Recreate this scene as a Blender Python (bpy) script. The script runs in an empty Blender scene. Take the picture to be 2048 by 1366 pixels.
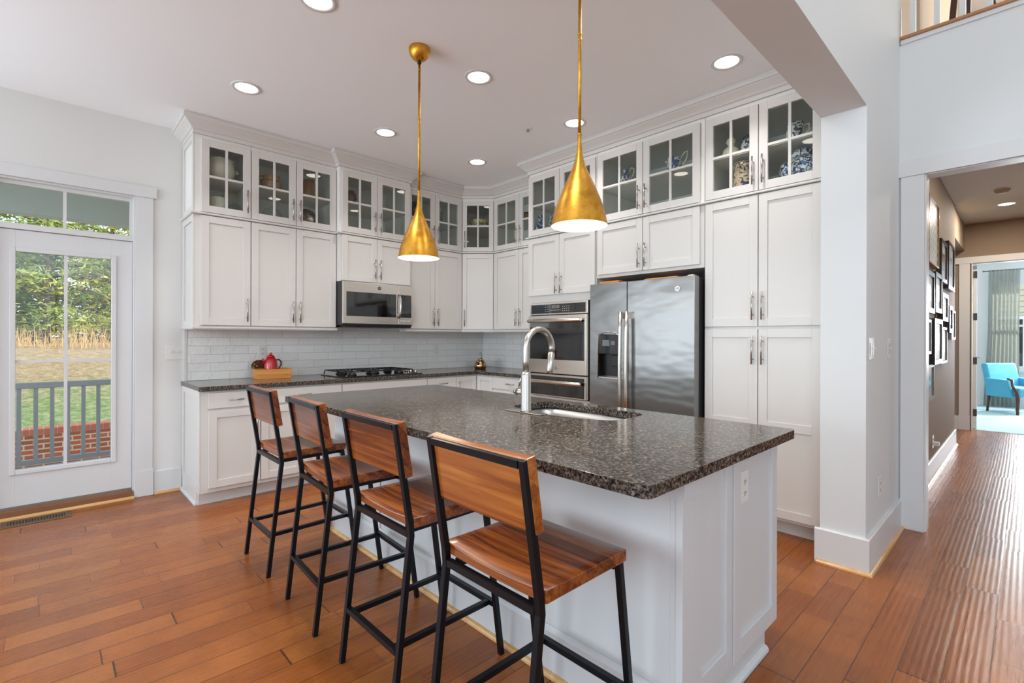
import bpy, bmesh, math, random
from mathutils import Vector, Matrix
random.seed(7)
S = bpy.context.scene
COL = S.collection
PI = math.pi

# ------------------------------------------------------------------ camera
TH = math.atan((2054.3 - 1024) / 982.0)
Q = -0.003
fw = Vector((math.cos(TH), math.sin(TH), 0))
r0 = Vector((math.sin(TH), -math.cos(TH), 0)); u0 = Vector((0, 0, 1))
rt = r0 * math.cos(Q) - u0 * math.sin(Q)
up = u0 * math.cos(Q) + r0 * math.sin(Q)
cd = bpy.data.cameras.new('camera'); cam = bpy.data.objects.new('camera', cd); COL.objects.link(cam)
cd.sensor_width = 36.0; cd.lens = 982.0 / 2048 * 36.0; cd.shift_y = -(683 - 674.8) / 2048.0; cd.clip_start = 0.02
M = Matrix.Identity(4)
for i in range(3):
    M[i][0] = rt[i]; M[i][1] = up[i]; M[i][2] = -fw[i]
M[2][3] = 1.294
cam.matrix_world = M
S.camera = cam

# ------------------------------------------------------------------ world, sun, window daylight, exposure
W = bpy.data.worlds.new('world'); S.world = W; W.use_nodes = True
wn = W.node_tree.nodes; wl = W.node_tree.links
bg = wn['Background']; bg.inputs['Strength'].default_value = 1.35
tc = wn.new('ShaderNodeTexCoord'); sp = wn.new('ShaderNodeSeparateXYZ'); cr = wn.new('ShaderNodeValToRGB')
cr.color_ramp.elements[0].position = 0.0; cr.color_ramp.elements[0].color = (0.90, 0.95, 1.0, 1)
cr.color_ramp.elements[1].position = 0.7; cr.color_ramp.elements[1].color = (0.45, 0.66, 1.0, 1)
wl.new(tc.outputs['Generated'], sp.inputs[0]); wl.new(sp.outputs['Z'], cr.inputs[0]); wl.new(cr.outputs[0], bg.inputs['Color'])

def light(name, kind, loc, energy, color=(1, 1, 1), size=None, size_y=None, direction=None, shape='RECTANGLE', spread=None, angle=None):
    d = bpy.data.lights.new(name, kind); d.energy = energy; d.color = color
    o = bpy.data.objects.new(name, d); COL.objects.link(o); o.location = loc
    if kind == 'AREA':
        d.shape = shape; d.size = size
        if size_y: d.size_y = size_y
        if spread: d.spread = spread
    if kind in ('POINT', 'SPOT') and size: d.shadow_soft_size = size
    if kind == 'SUN' and angle: d.angle = angle
    if direction: o.rotation_euler = Vector(direction).to_track_quat('-Z', 'Y').to_euler()
    return o

light('sun', 'SUN', (20, -20, 30), 4.3, (1.0, 0.93, 0.82), direction=(-0.62, 0.5, -0.52), angle=0.01)
COOL = (0.74, 0.875, 1.0)
light('daylight_west_kitchen', 'AREA', (-4.15, 2.9, 1.45), 92, COOL, 2.75, 1.95, (1, -0.05, 0.6))
light('daylight_west_great', 'AREA', (-4.15, -2.15, 2.9), 95, COOL, 4.4, 2.7, (1, 0.10, 0.0))
light('daylight_south_great', 'AREA', (0.2, -4.9, 3.3), 24, COOL, 4.2, 1.4, (0, 1, 0.2))
light('daylight_range_wall', 'AREA', (-2.1, 4.92, 1.5), 30, COOL, 2.1, 1.75, (0.3, -1, 0.5))
light('daylight_study', 'AREA', (13.0, -0.55, 1.55), 130, (0.86, 0.93, 1.0), 1.2, 1.5, (-1, 0, 0))
light('daylight_loft', 'AREA', (8.0, -1.5, 4.9), 60, (1.0, 0.93, 0.84), 2.0, 1.2, (-0.6, 0.3, -0.4))
S.view_settings.view_transform = 'Standard'; S.view_settings.look = 'None'
S.view_settings.exposure = 0.50; S.view_settings.gamma = 1.0; S.view_settings.use_curve_mapping = False

# ------------------------------------------------------------------ material helpers
def hexc(h):
    v = [int(h[i:i + 2], 16) / 255.0 for i in (0, 2, 4)]
    return tuple(((c / 12.92) if c <= 0.04045 else ((c + 0.055) / 1.055) ** 2.4) for c in v) + (1,)
def C4(c): return hexc(c) if isinstance(c, str) else (tuple(c) + (1,) if len(c) == 3 else c)

class NT:
    def __init__(s, name):
        s.m = bpy.data.materials.new(name); s.m.use_nodes = True
        s.n = s.m.node_tree.nodes; s.l = s.m.node_tree.links
        s.b = s.n['Principled BSDF']; s.out = s.n['Material Output']
    def node(s, t, **kw):
        x = s.n.new(t)
        for k, v in kw.items():
            if k.startswith('i_'):
                key = k[2:]; key = int(key) if key.isdigit() else key.replace('_', ' ')
                x.inputs[key].default_value = v
            else: setattr(x, k, v)
        return x
    def link(s, a, b): s.l.new(a, b)
    def math(s, op, a, b=None, c=None):
        x = s.n.new('ShaderNodeMath'); x.operation = op
        for i, v in enumerate((a, b, c)):
            if v is None: continue
            if isinstance(v, (int, float)): x.inputs[i].default_value = v
            else: s.l.new(v, x.inputs[i])
        return x.outputs[0]
    def coord(s, scale=(1, 1, 1), kind='Object', rot=(0, 0, 0)):
        t = s.n.new('ShaderNodeTexCoord'); mp = s.n.new('ShaderNodeMapping')
        mp.inputs['Scale'].default_value = scale; mp.inputs['Rotation'].default_value = rot
        s.l.new(t.outputs[kind], mp.inputs[0]); return mp.outputs[0]
    def noise(s, vec, scale, detail=3, rough=0.55, dist=0.0):
        x = s.n.new('ShaderNodeTexNoise'); x.inputs['Scale'].default_value = scale; x.inputs['Detail'].default_value = detail
        x.inputs['Roughness'].default_value = rough; x.inputs['Distortion'].default_value = dist
        if vec is not None: s.l.new(vec, x.inputs['Vector'])
        return x.outputs['Fac']
    def ramp(s, fac, stops, interp='LINEAR'):
        x = s.n.new('ShaderNodeValToRGB'); r = x.color_ramp; r.interpolation = interp
        while len(r.elements) < len(stops): r.elements.new(0.5)
        for e, (p, c) in zip(r.elements, stops): e.position = p; e.color = C4(c)
        s.l.new(fac, x.inputs[0]); return x.outputs[0]
    def mix(s, fac, a, b, blend='MIX'):
        x = s.n.new('ShaderNodeMix'); x.data_type = 'RGBA'; x.blend_type = blend
        for i, v in ((0, fac), (6, a), (7, b)):
            if isinstance(v, (int, float)): x.inputs[i].default_value = v
            elif isinstance(v, (tuple, str)): x.inputs[i].default_value = C4(v)
            else: s.l.new(v, x.inputs[i])
        return x.outputs[2]
    def bump(s, h, strength=0.2, dist=0.01):
        x = s.n.new('ShaderNodeBump'); x.inputs['Strength'].default_value = strength; x.inputs['Distance'].default_value = dist
        s.l.new(h, x.inputs['Height']); s.l.new(x.outputs[0], s.b.inputs['Normal'])
    def set(s, **kw):
        for k, v in kw.items():
            key = k.replace('_', ' ')
            if isinstance(v, (int, float, tuple, str)):
                s.b.inputs[key].default_value = C4(v) if isinstance(v, str) or (isinstance(v, tuple) and len(v) == 3) else v
            else: s.l.new(v, s.b.inputs[key])

def plain(name, col, rough=0.5, metal=0.0, bump=0.0, bscale=60, var=0.0, coat=0.0):
    t = NT(name); v = t.coord()
    n = t.noise(v, 3.0, 3)
    c = C4(col)
    if var: t.set(Base_Color=t.mix(n, tuple(x * (1 - var) for x in c[:3]) + (1,), tuple(min(1, x * (1 + var)) for x in c[:3]) + (1,)))
    else: t.set(Base_Color=c)
    t.set(Roughness=rough, Metallic=metal)
    if coat: t.b.inputs['Coat Weight'].default_value = coat; t.b.inputs['Coat Roughness'].default_value = 0.08
    if bump: t.bump(t.noise(v, bscale, 4), bump, 0.002)
    return t.m

def emit(name, col, st):
    t = NT(name); t.set(Base_Color=(0, 0, 0, 1), Emission_Color=C4(col), Emission_Strength=st); return t.m

M_wall = plain('wall_paint', 'DFDEDA', 0.75, bump=0.04, bscale=250, var=0.015)
M_wallcool = plain('great_room_wall_paint', 'DCDEDD', 0.75, bump=0.04, bscale=250, var=0.015)
M_ceil = plain('ceiling_paint', 'F9FAFA', 0.85, bump=0.04, bscale=200, var=0.01)
M_trim = plain('trim_white', 'DADAD9', 0.4, var=0.01)
M_cab = plain('cabinet_white', 'DAD7D2', 0.38, var=0.01)
M_cabin = plain('cabinet_interior', 'EAE8E2', 0.6, var=0.02)
M_island = plain('island_white', 'D0D1D0', 0.42, var=0.03, bump=0.03, bscale=8)
M_taupe = plain('taupe_wall_paint', '93816F', 0.75, bump=0.04, bscale=250, var=0.02)
M_tan = plain('loft_wall_paint', 'CDB9A4', 0.75, var=0.02)
M_hallceil = plain('hall_ceiling_paint', 'CFC6B8', 0.85, var=0.02)
M_nickel = plain('brushed_nickel', 'B4AFA8', 0.28, 1.0)
M_chrome = plain('faucet_steel', 'BDB8B2', 0.27, 1.0)
M_iron = plain('black_iron', '22272D', 0.30, 0.75, var=0.1)
M_castiron = plain('cast_iron', '0C0C0D', 0.45, 0.2, bump=0.1, bscale=200)
M_black = plain('black_plastic', '0A0A0B', 0.35)
M_darkgrey = plain('dark_grey_side', '2B2B2C', 0.5)
M_plastic = plain('white_plastic', 'E3E1DB', 0.35)
M_switch = plain('switch_rocker', 'C4C2B8', 0.3)
M_hinge = plain('dark_hinge', '4A4541', 0.35, 0.8)
M_blackglass = plain('black_glass', '050506', 0.04, 0.0, coat=1.0)
M_display = plain('display_grey', '6A6E70', 0.15)
M_mark = plain('printed_mark', 'BFBFBF', 0.5)
M_porch = plain('porch_paint', 'C2C6BE', 0.6, var=0.03)
M_rail = plain('porch_railing_paint', 'A6A7A8', 0.45)
M_brown_thr = plain('threshold_brown', '8A5A3C', 0.4, var=0.1)
M_red = plain('red_enamel', 'C2101F', 0.28, coat=0.5, var=0.05)
M_darkred = plain('dark_red_handle', '5E0E14', 0.4)
M_copper = plain('kettle_copper_steel', 'C29A72', 0.2, 1.0)
M_blue = plain('blue_upholstery', '4FA3C2', 0.8, var=0.12, bump=0.1, bscale=120)
M_darkwood = plain('dark_walnut', '4A2A1C', 0.4, var=0.2)
M_matboard = plain('picture_mat', '9A9B98', 0.55)
M_frame = plain('black_frame', '15110F', 0.3)
M_silver = plain('silver_frame', '8A8782', 0.5, 0.5)
M_carpet = plain('blue_grey_carpet', 'B6CFD2', 0.95, bump=0.6, bscale=180, var=0.08)
M_vent = plain('vent_bronze', '7A6857', 0.35, 0.7)
M_white2 = plain('bright_white_paint', 'E4E6E6', 0.6)
M_cream = plain('cream_ceramic', 'D8D0BE', 0.2, coat=0.4, var=0.03)
M_sink = plain('sink_steel', '94979B', 0.38, 1.0)
M_bulb = emit('bulb_glow', (1.0, 0.86, 0.66), 14.0)
M_lens = emit('downlight_lens', (1.0, 0.90, 0.78), 9.0)
M_shadein = plain('shade_inside_white', 'F4EEDF', 0.5)

def mk_glass():
    t = NT('clear_glass'); t.n.remove(t.b)
    tr = t.node('ShaderNodeBsdfTransparent'); gl = t.node('ShaderNodeBsdfGlossy'); gl.inputs['Roughness'].default_value = 0.02
    fr = t.node('ShaderNodeFresnel'); ge = t.node('ShaderNodeNewGeometry')
    t.link(t.math('SUBTRACT', 1.45, t.math('MULTIPLY', ge.outputs['Backfacing'], 1.45 - 1 / 1.45)), fr.inputs[0])
    mx = t.node('ShaderNodeMixShader'); tr.inputs[0].default_value = (0.93, 0.96, 0.95, 1)
    t.link(fr.outputs[0], mx.inputs[0]); t.link(tr.outputs[0], mx.inputs[1]); t.link(gl.outputs[0], mx.inputs[2]); t.link(mx.outputs[0], t.out.inputs[0])
    return t.m
M_glass = mk_glass()

def mk_floor():
    t = NT('hickory_floor'); v = t.coord(); s = t.node('ShaderNodeSeparateXYZ'); t.link(v, s.inputs[0])
    X, Y = s.outputs[0], s.outputs[1]
    yy = t.math('DIVIDE', t.math('SUBTRACT', Y, 0.604), 0.127); row = t.math('FLOOR', yy); fy = t.math('FRACT', yy)
    wnz = t.node('ShaderNodeTexWhiteNoise', noise_dimensions='1D'); t.link(row, wnz.inputs['W'])
    off = t.math('MULTIPLY', wnz.outputs[0], 7.31)
    xx = t.math('ADD', t.math('DIVIDE', X, 0.68), off)
    wob = t.math('MULTIPLY', t.math('SINE', t.math('MULTIPLY', xx, 2.3)), 0.32)
    xx = t.math('ADD', xx, wob); colm = t.math('FLOOR', xx); fx = t.math('FRACT', xx)
    cb = t.node('ShaderNodeCombineXYZ'); t.link(row, cb.inputs[0]); t.link(colm, cb.inputs[1])
    w2 = t.node('ShaderNodeTexWhiteNoise', noise_dimensions='3D'); t.link(cb.outputs[0], w2.inputs['Vector'])
    base = t.ramp(w2.outputs[0], [(0.0, '804118'), (0.3, '93501E'), (0.6, '9F5D2A'), (0.85, '8B491B'), (1.0, '6F3814')])
    # grain offset per plank
    g = t.node('ShaderNodeCombineXYZ'); t.link(t.math('MULTIPLY', X, 0.8), g.inputs[0]); t.link(t.math('MULTIPLY', Y, 38.0), g.inputs[1]); t.link(t.math('MULTIPLY', w2.outputs[0], 30.0), g.inputs[2])
    gr = t.noise(g.outputs[0], 2.2, 6, 0.65, 0.6)
    c = t.mix(t.ramp(gr, [(0.3, (0, 0, 0)), (0.7, (0.42, 0.42, 0.42))]), base, 'A9662D', 'MIX')
    blot = t.noise(v, 5.0, 4)
    c = t.mix(t.ramp(blot, [(0.45, (0, 0, 0)), (0.8, (0.5, 0.5, 0.5))]), c, '763C17')
    # dents
    dn = t.noise(t.coord((14, 3.2, 1)), 1.0, 1); dw = t.math('SINE', t.math('MULTIPLY', X, 520.0))
    dent = t.math('MULTIPLY', t.math('GREATER_THAN', dn, 0.71), t.math('GREATER_THAN', dw, 0.55))
    c = t.mix(t.math('MULTIPLY', dent, 0.35), c, '4A2410')
    ey = t.math('MINIMUM', fy, t.math('SUBTRACT', 1.0, fy)); ex = t.math('MULTIPLY', t.math('MINIMUM', fx, t.math('SUBTRACT', 1.0, fx)), 5.4)
    e = t.math('MINIMUM', ey, ex); line = t.math('LESS_THAN', e, 0.013)
    c = t.mix(t.math('MULTIPLY', line, 0.85), c, '341A0C')
    t.set(Base_Color=c, Roughness=t.math('ADD', t.math('MULTIPLY', gr, 0.12), 0.22))
    t.b.inputs['Specular IOR Level'].default_value = 0.42
    rip = t.math('SINE', t.math('ADD', t.math('MULTIPLY', Y, 265.0), t.math('MULTIPLY', w2.outputs[0], 20.0)))
    soft = t.math('SMOOTH_MIN', ey, ex, 0.03)
    h = t.math('ADD', t.math('MULTIPLY', rip, 0.26), t.math('MULTIPLY', t.math('MINIMUM', t.math('MULTIPLY', soft, 14.0), 1.0), 0.35))
    h = t.math('ADD', h, t.math('MULTIPLY', gr, 0.35)); h = t.math('SUBTRACT', h, t.math('MULTIPLY', dent, 0.3))
    t.bump(h, 0.35, 0.002)
    return t.m
M_floor = mk_floor()

def mk_granite():
    t = NT('granite'); v = t.coord()
    n1 = t.noise(v, 78, 4, 0.75); n2 = t.noise(v, 130, 3, 0.6)
    vo = t.node('ShaderNodeTexVoronoi'); vo.inputs['Scale'].default_value = 150; t.link(v, vo.inputs['Vector'])
    c = t.ramp(n1, [(0.32, '0C0D0E'), (0.43, '201F1E'), (0.50, '5A5048'), (0.56, '8B7C6D'), (0.64, 'C0B2A2')])
    c2 = t.ramp(vo.outputs['Color'], [(0.15, '0C0D0F'), (0.4, '36322F'), (0.62, '6E655C'), (0.9, 'A79E95')])
    c = t.mix(0.5, c, c2)
    c = t.mix(t.ramp(n2, [(0.56, (0, 0, 0)), (0.62, (1, 1, 1))]), c, '0B0D10')
    c = t.mix(1.0, c, (0.72, 0.71, 0.70), 'MULTIPLY')
    t.set(Base_Color=c, Roughness=0.12); t.b.inputs['Specular IOR Level'].default_value = 0.25
    return t.m
M_granite = mk_granite()

def mk_tile():
    t = NT('glazed_subway_tile'); v = t.coord()
    br = t.node('ShaderNodeTexBrick'); br.offset = 0.5; br.inputs['Scale'].default_value = 1.0
    br.inputs['Brick Width'].default_value = 0.30; br.inputs['Row Height'].default_value = 0.0745; br.inputs['Mortar Size'].default_value = 0.0016
    br.inputs['Mortar Smooth'].default_value = 0.3
    br.inputs['Color1'].default_value = C4('F3F1ED'); br.inputs['Color2'].default_value = C4('E6E4DF'); br.inputs['Mortar'].default_value = C4('BEBCB7')
    mp = t.node('ShaderNodeCombineXYZ'); s = t.node('ShaderNodeSeparateXYZ'); t.link(v, s.inputs[0])
    t.link(t.math('ADD', s.outputs[0], s.outputs[1]), mp.inputs[0]); t.link(t.math('SUBTRACT', s.outputs[2], 0.914), mp.inputs[1])
    t.link(mp.outputs[0], br.inputs['Vector'])
    n = t.noise(v, 9, 3); n2 = t.noise(v, 32, 3)
    c = t.mix(t.math('MULTIPLY', n, 0.5), br.outputs['Color'], 'EFEDE9')
    t.set(Base_Color=c, Roughness=0.12)
    h = t.math('SUBTRACT', t.math('ADD', t.math('MULTIPLY', n, 1.2), t.math('MULTIPLY', n2, 0.5)), t.math('MULTIPLY', br.outputs['Fac'], 0.6))
    t.bump(h, 0.8, 0.008); return t.m
M_tile = mk_tile()

def mk_steel(name='stainless_steel', col='8F8E8C', rough=0.25, wav=0.25):
    t = NT(name); v = t.coord((1, 0.6, 60))
    n = t.noise(v, 6, 3)
    t.set(Base_Color=C4(col), Metallic=1.0, Roughness=t.math('ADD', t.math('MULTIPLY', n, 0.08), rough))
    w = t.noise(t.coord((1, 1, 2.4)), 2.2, 2)
    t.bump(w, wav * 1.3, 0.03); return t.m
M_steel = mk_steel(); M_steelflat = mk_steel('stainless_trim', 'D8D0C6', 0.22, 0.0)

def mk_wood(name, cols, axis=1, strip=0.055, grain=7.0, rough=0.3):
    t = NT(name); v = t.coord(); s = t.node('ShaderNodeSeparateXYZ'); t.link(v, s.inputs[0])
    ax = {0: (0, 1, 2), 1: (1, 0, 2), 2: (2, 1, 0)}[axis]
    across = s.outputs[ax[1]]; along = s.outputs[ax[0]]; third = s.outputs[ax[2]]
    st = t.math('FLOOR', t.math('DIVIDE', t.math('ADD', across, t.math('MULTIPLY', third, 1.0)), strip))
    w = t.node('ShaderNodeTexWhiteNoise', noise_dimensions='1D'); t.link(st, w.inputs['W'])
    cb = t.node('ShaderNodeCombineXYZ'); t.link(t.math('MULTIPLY', along, grain * 0.45), cb.inputs[0]); t.link(t.math('MULTIPLY', across, grain * 9), cb.inputs[1])
    t.link(t.math('ADD', t.math('MULTIPLY', w.outputs[0], 9.0), t.math('MULTIPLY', third, grain * 11)), cb.inputs[2])
    g = t.noise(cb.outputs[0], 1.0, 5, 0.6, 0.8)
    f = t.math('ADD', t.math('MULTIPLY', g, 0.82), t.math('MULTIPLY', w.outputs[0], 0.26))
    c = t.ramp(f, [(0.25, cols[0]), (0.5, cols[1]), (0.75, cols[2])])
    t.set(Base_Color=c, Roughness=rough); t.b.inputs['Coat Weight'].default_value = 0.3; t.b.inputs['Coat Roughness'].default_value = 0.12
    t.bump(g, 0.08, 0.002); return t.m
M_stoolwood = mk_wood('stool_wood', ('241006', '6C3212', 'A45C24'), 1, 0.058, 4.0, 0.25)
M_stoolwood_sheen = mk_wood('stool_wood_sheen', ('3A1808', '8E4A17', 'B97230'), 1, 0.12, 3.0, 0.25)  # lighter stool wood: sheen on the nearest backrest, put into the colour
M_bamboo = mk_wood('bamboo_wood', ('B9702A', 'C9823A', 'D79A52'), 0, 0.02, 8.0, 0.4)
M_board = mk_wood('cutting_board_wood', ('C07A3A', 'CF8D4C', 'DDA469'), 1, 0.04, 6.0, 0.5)
M_shoe = mk_wood('natural_shoe_moulding', ('C08A4E', 'D0A064', 'DDB47C'), 0, 0.2, 3.0, 0.35)
M_ledge = mk_wood('oak_ledge', ('96643A', 'A87548', 'B98656'), 1, 0.2, 4.0, 0.35)

def mk_gold():
    t = NT('gold_leaf'); v = t.coord()
    n = t.noise(v, 7, 4, 0.6, 0.5); n2 = t.noise(t.coord((1, 1, 8)), 14, 3)
    c = t.mix(n, 'D09428', 'EEBB55'); c = t.mix(t.ramp(t.noise(v, 18, 5, 0.7), [(0.45, (0, 0, 0)), (0.62, (0.5, 0.5, 0.5))]), c, 'B3701C')
    t.set(Base_Color=c, Metallic=0.95, Roughness=t.math('ADD', t.math('MULTIPLY', n, 0.2), 0.26)); t.bump(n2, 0.08, 0.002); return t.m
M_gold = mk_gold()

def ceramic(name, base, pat, scale=24, thr=0.52, pat2=None, band=None):
    t = NT(name); v = t.coord()
    n = t.noise(v, scale, 2, 0.5, 1.2)
    c = t.mix(t.ramp(n, [(thr - 0.02, (0, 0, 0)), (thr + 0.02, (1, 1, 1))]), base, pat)
    if pat2:
        vo = t.node('ShaderNodeTexVoronoi'); vo.inputs['Scale'].default_value = scale * 0.45; t.link(v, vo.inputs['Vector'])
        c = t.mix(t.ramp(vo.outputs['Distance'], [(0.22, (1, 1, 1)), (0.27, (0, 0, 0))]), c, pat2)
    if band:
        s = t.node('ShaderNodeSeparateXYZ'); t.link(v, s.inputs[0])
        m = t.math('MULTIPLY', t.math('GREATER_THAN', s.outputs[2], band[0]), t.math('LESS_THAN', s.outputs[2], band[1]))
        c = t.mix(m, c, band[2])
    t.set(Base_Color=c, Roughness=0.18); t.b.inputs['Coat Weight'].default_value = 0.5; t.b.inputs['Coat Roughness'].default_value = 0.05
    return t.m
M_bw = ceramic('blue_white_ceramic', 'D9DADA', '2C4576', 34, 0.5)
M_bw2 = ceramic('blue_floral_ceramic', 'D5D6D6', '27355F', 46, 0.5, '4C77B0')
M_bw3 = ceramic('blue_on_peach_ceramic', 'E2C4A2', '38445F', 30, 0.56, '3C4C78')
M_dkblue = ceramic('dark_blue_ceramic', '1A2B4C', '35558C', 20, 0.6)
M_tanpot = ceramic('tan_stoneware', 'A6794F', '8C6038', 12, 0.6, None, (0.075, 0.082, '2A1B12'))
M_brownpot = ceramic('brown_glazed_stoneware', '5A2E17', '7A431F', 8, 0.55)
M_amber = ceramic('amber_metal_glaze', '7A4E20', '9A6A2C', 7, 0.5)
M_platepat = ceramic('brown_pattern_plate', '7C5F3C', '2C2015', 60, 0.5)
M_floral = ceramic('floral_bowl_glaze', 'C9B888', '8A4A28', 24, 0.58, '6A7436')
M_sunflower = ceramic('navy_jar_glaze', '1C2838', '22364C', 10, 0.6)
M_yellow = plain('yellow_glaze', 'D9A21E', 0.3, var=0.15)
M_coral = ceramic('coral_glaze', 'C96A4A', 'B24E36', 14, 0.55)
M_creampat = ceramic('cream_blue_dot', 'E0D6BC', '2B3558', 16, 0.64)
M_jarpat = ceramic('white_blue_flower', 'DCDCD6', '1F2A48', 38, 0.53)
M_trivet = ceramic('mosaic_plate', '7A2E22', '2F3B1E', 70, 0.5, 'A89048')

def mk_brick():
    t = NT('red_brick'); v = t.coord(); s = t.node('ShaderNodeSeparateXYZ'); t.link(v, s.inputs[0])
    cb = t.node('ShaderNodeCombineXYZ'); t.link(t.math('ADD', s.outputs[0], s.outputs[1]), cb.inputs[0]); t.link(s.outputs[2], cb.inputs[1])
    br = t.node('ShaderNodeTexBrick'); t.link(cb.outputs[0], br.inputs['Vector']); br.inputs['Scale'].default_value = 1.0
    br.inputs['Brick Width'].default_value = 0.21; br.inputs['Row Height'].default_value = 0.073; br.inputs['Mortar Size'].default_value = 0.010
    br.inputs['Color1'].default_value = C4('B4543C'); br.inputs['Color2'].default_value = C4('8C4636'); br.inputs['Mortar'].default_value = C4('CDB58E'); br.inputs['Bias'].default_value = -0.2
    t.set(Base_Color=br.outputs['Color'], Roughness=0.85); return t.m
M_brick = mk_brick(); M_soldier = plain('soldier_brick', 'B35A42', 0.85, var=0.25)

def mk_lawn():
    t = NT('winter_lawn'); v = t.coord(); s = t.node('ShaderNodeSeparateXYZ'); t.link(v, s.inputs[0])
    n = t.noise(v, 1.3, 4); n2 = t.noise(v, 9, 5, 0.7); n3 = t.noise(t.coord((1, 3, 1)), 40, 4, 0.8)
    g = t.math('ADD', t.math('DIVIDE', t.math('SUBTRACT', s.outputs[1], 11.3), 1.6), t.math('MULTIPLY', t.math('SUBTRACT', n2, 0.5), 3.0))
    straw = t.ramp(t.math('ADD', t.math('MULTIPLY', n3, 0.6), t.math('MULTIPLY', n2, 0.4)), [(0.36, '8E6840'), (0.48, 'BE9A6C'), (0.6, 'DEC4A0')])
    green = t.ramp(t.math('ADD', t.math('MULTIPLY', n3, 0.5), t.math('MULTIPLY', n2, 0.5)), [(0.38, '66803A'), (0.5, '93A560'), (0.6, 'C9C09A')])
    c = t.mix(t.ramp(g, [(0.0, (0, 0, 0)), (1.0, (1, 1, 1))]), green, straw)
    t.set(Base_Color=c, Roughness=0.95); t.bump(n3, 0.8, 0.05); return t.m
M_lawn = mk_lawn()
def mk_leaf(name, a, b):
    t = NT(name); n = t.noise(t.coord(), 1.1, 3)
    t.set(Base_Color=t.mix(t.ramp(n, [(0.4, (0, 0, 0)), (0.6, (1, 1, 1))]), a, b), Roughness=0.8)
    tr = t.node('ShaderNodeBsdfTranslucent'); tr.inputs[0].default_value = C4(b); mx = t.node('ShaderNodeMixShader'); mx.inputs[0].default_value = 0.3
    t.link(t.b.outputs[0], mx.inputs[1]); t.link(tr.outputs[0], mx.inputs[2]); t.link(mx.outputs[0], t.out.inputs[0]); return t.m
M_pine = mk_leaf('pine_needles', '5F8440', 'BCC766'); M_pine2 = mk_leaf('yellow_green_foliage', '93A348', 'DCD06A'); M_shrub = mk_leaf('dark_shrub', '55683E', '8A9A5C')
M_bark = plain('bark', '6A5A4E', 0.9, var=0.3, bump=0.4, bscale=30)
M_straw = plain('dry_grass', 'D2AC78', 0.9, var=0.2)

def mk_curtain():
    t = NT('grey_green_curtain'); t.set(Base_Color=C4('A9ACA9'), Roughness=0.9)
    tr = t.node('ShaderNodeBsdfTranslucent'); tr.inputs[0].default_value = C4('BDBDB2'); tp = t.node('ShaderNodeBsdfTransparent')
    mx = t.node('ShaderNodeMixShader'); mx.inputs[0].default_value = 0.5; m2 = t.node('ShaderNodeMixShader'); m2.inputs[0].default_value = 0.12
    t.link(t.b.outputs[0], mx.inputs[1]); t.link(tr.outputs[0], mx.inputs[2]); t.link(mx.outputs[0], m2.inputs[1]); t.link(tp.outputs[0], m2.inputs[2]); t.link(m2.outputs[0], t.out.inputs[0]); return t.m
M_curtain = mk_curtain()
def mk_siding():
    t = NT('house_siding'); v = t.coord(); s = t.node('ShaderNodeSeparateXYZ'); t.link(v, s.inputs[0])
    f = t.math('FRACT', t.math('DIVIDE', s.outputs[2], 0.15))
    t.set(Base_Color=t.mix(t.math('LESS_THAN', f, 0.12), 'C9C0A6', '8F8872'), Roughness=0.7); return t.m
M_siding = mk_siding()
def mk_mirror_tile():
    t = NT('beaded_mirror_tile'); v = t.coord((28, 28, 28))
    ch = t.node('ShaderNodeTexChecker'); ch.inputs['Scale'].default_value = 1.0; t.link(v, ch.inputs[0])
    ch.inputs[1].default_value = C4('D5E0E2'); ch.inputs[2].default_value = C4('5E6F74')
    t.set(Base_Color=ch.outputs[0], Roughness=0.45, Metallic=0.1); return t.m
M_mirror = mk_mirror_tile()

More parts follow.
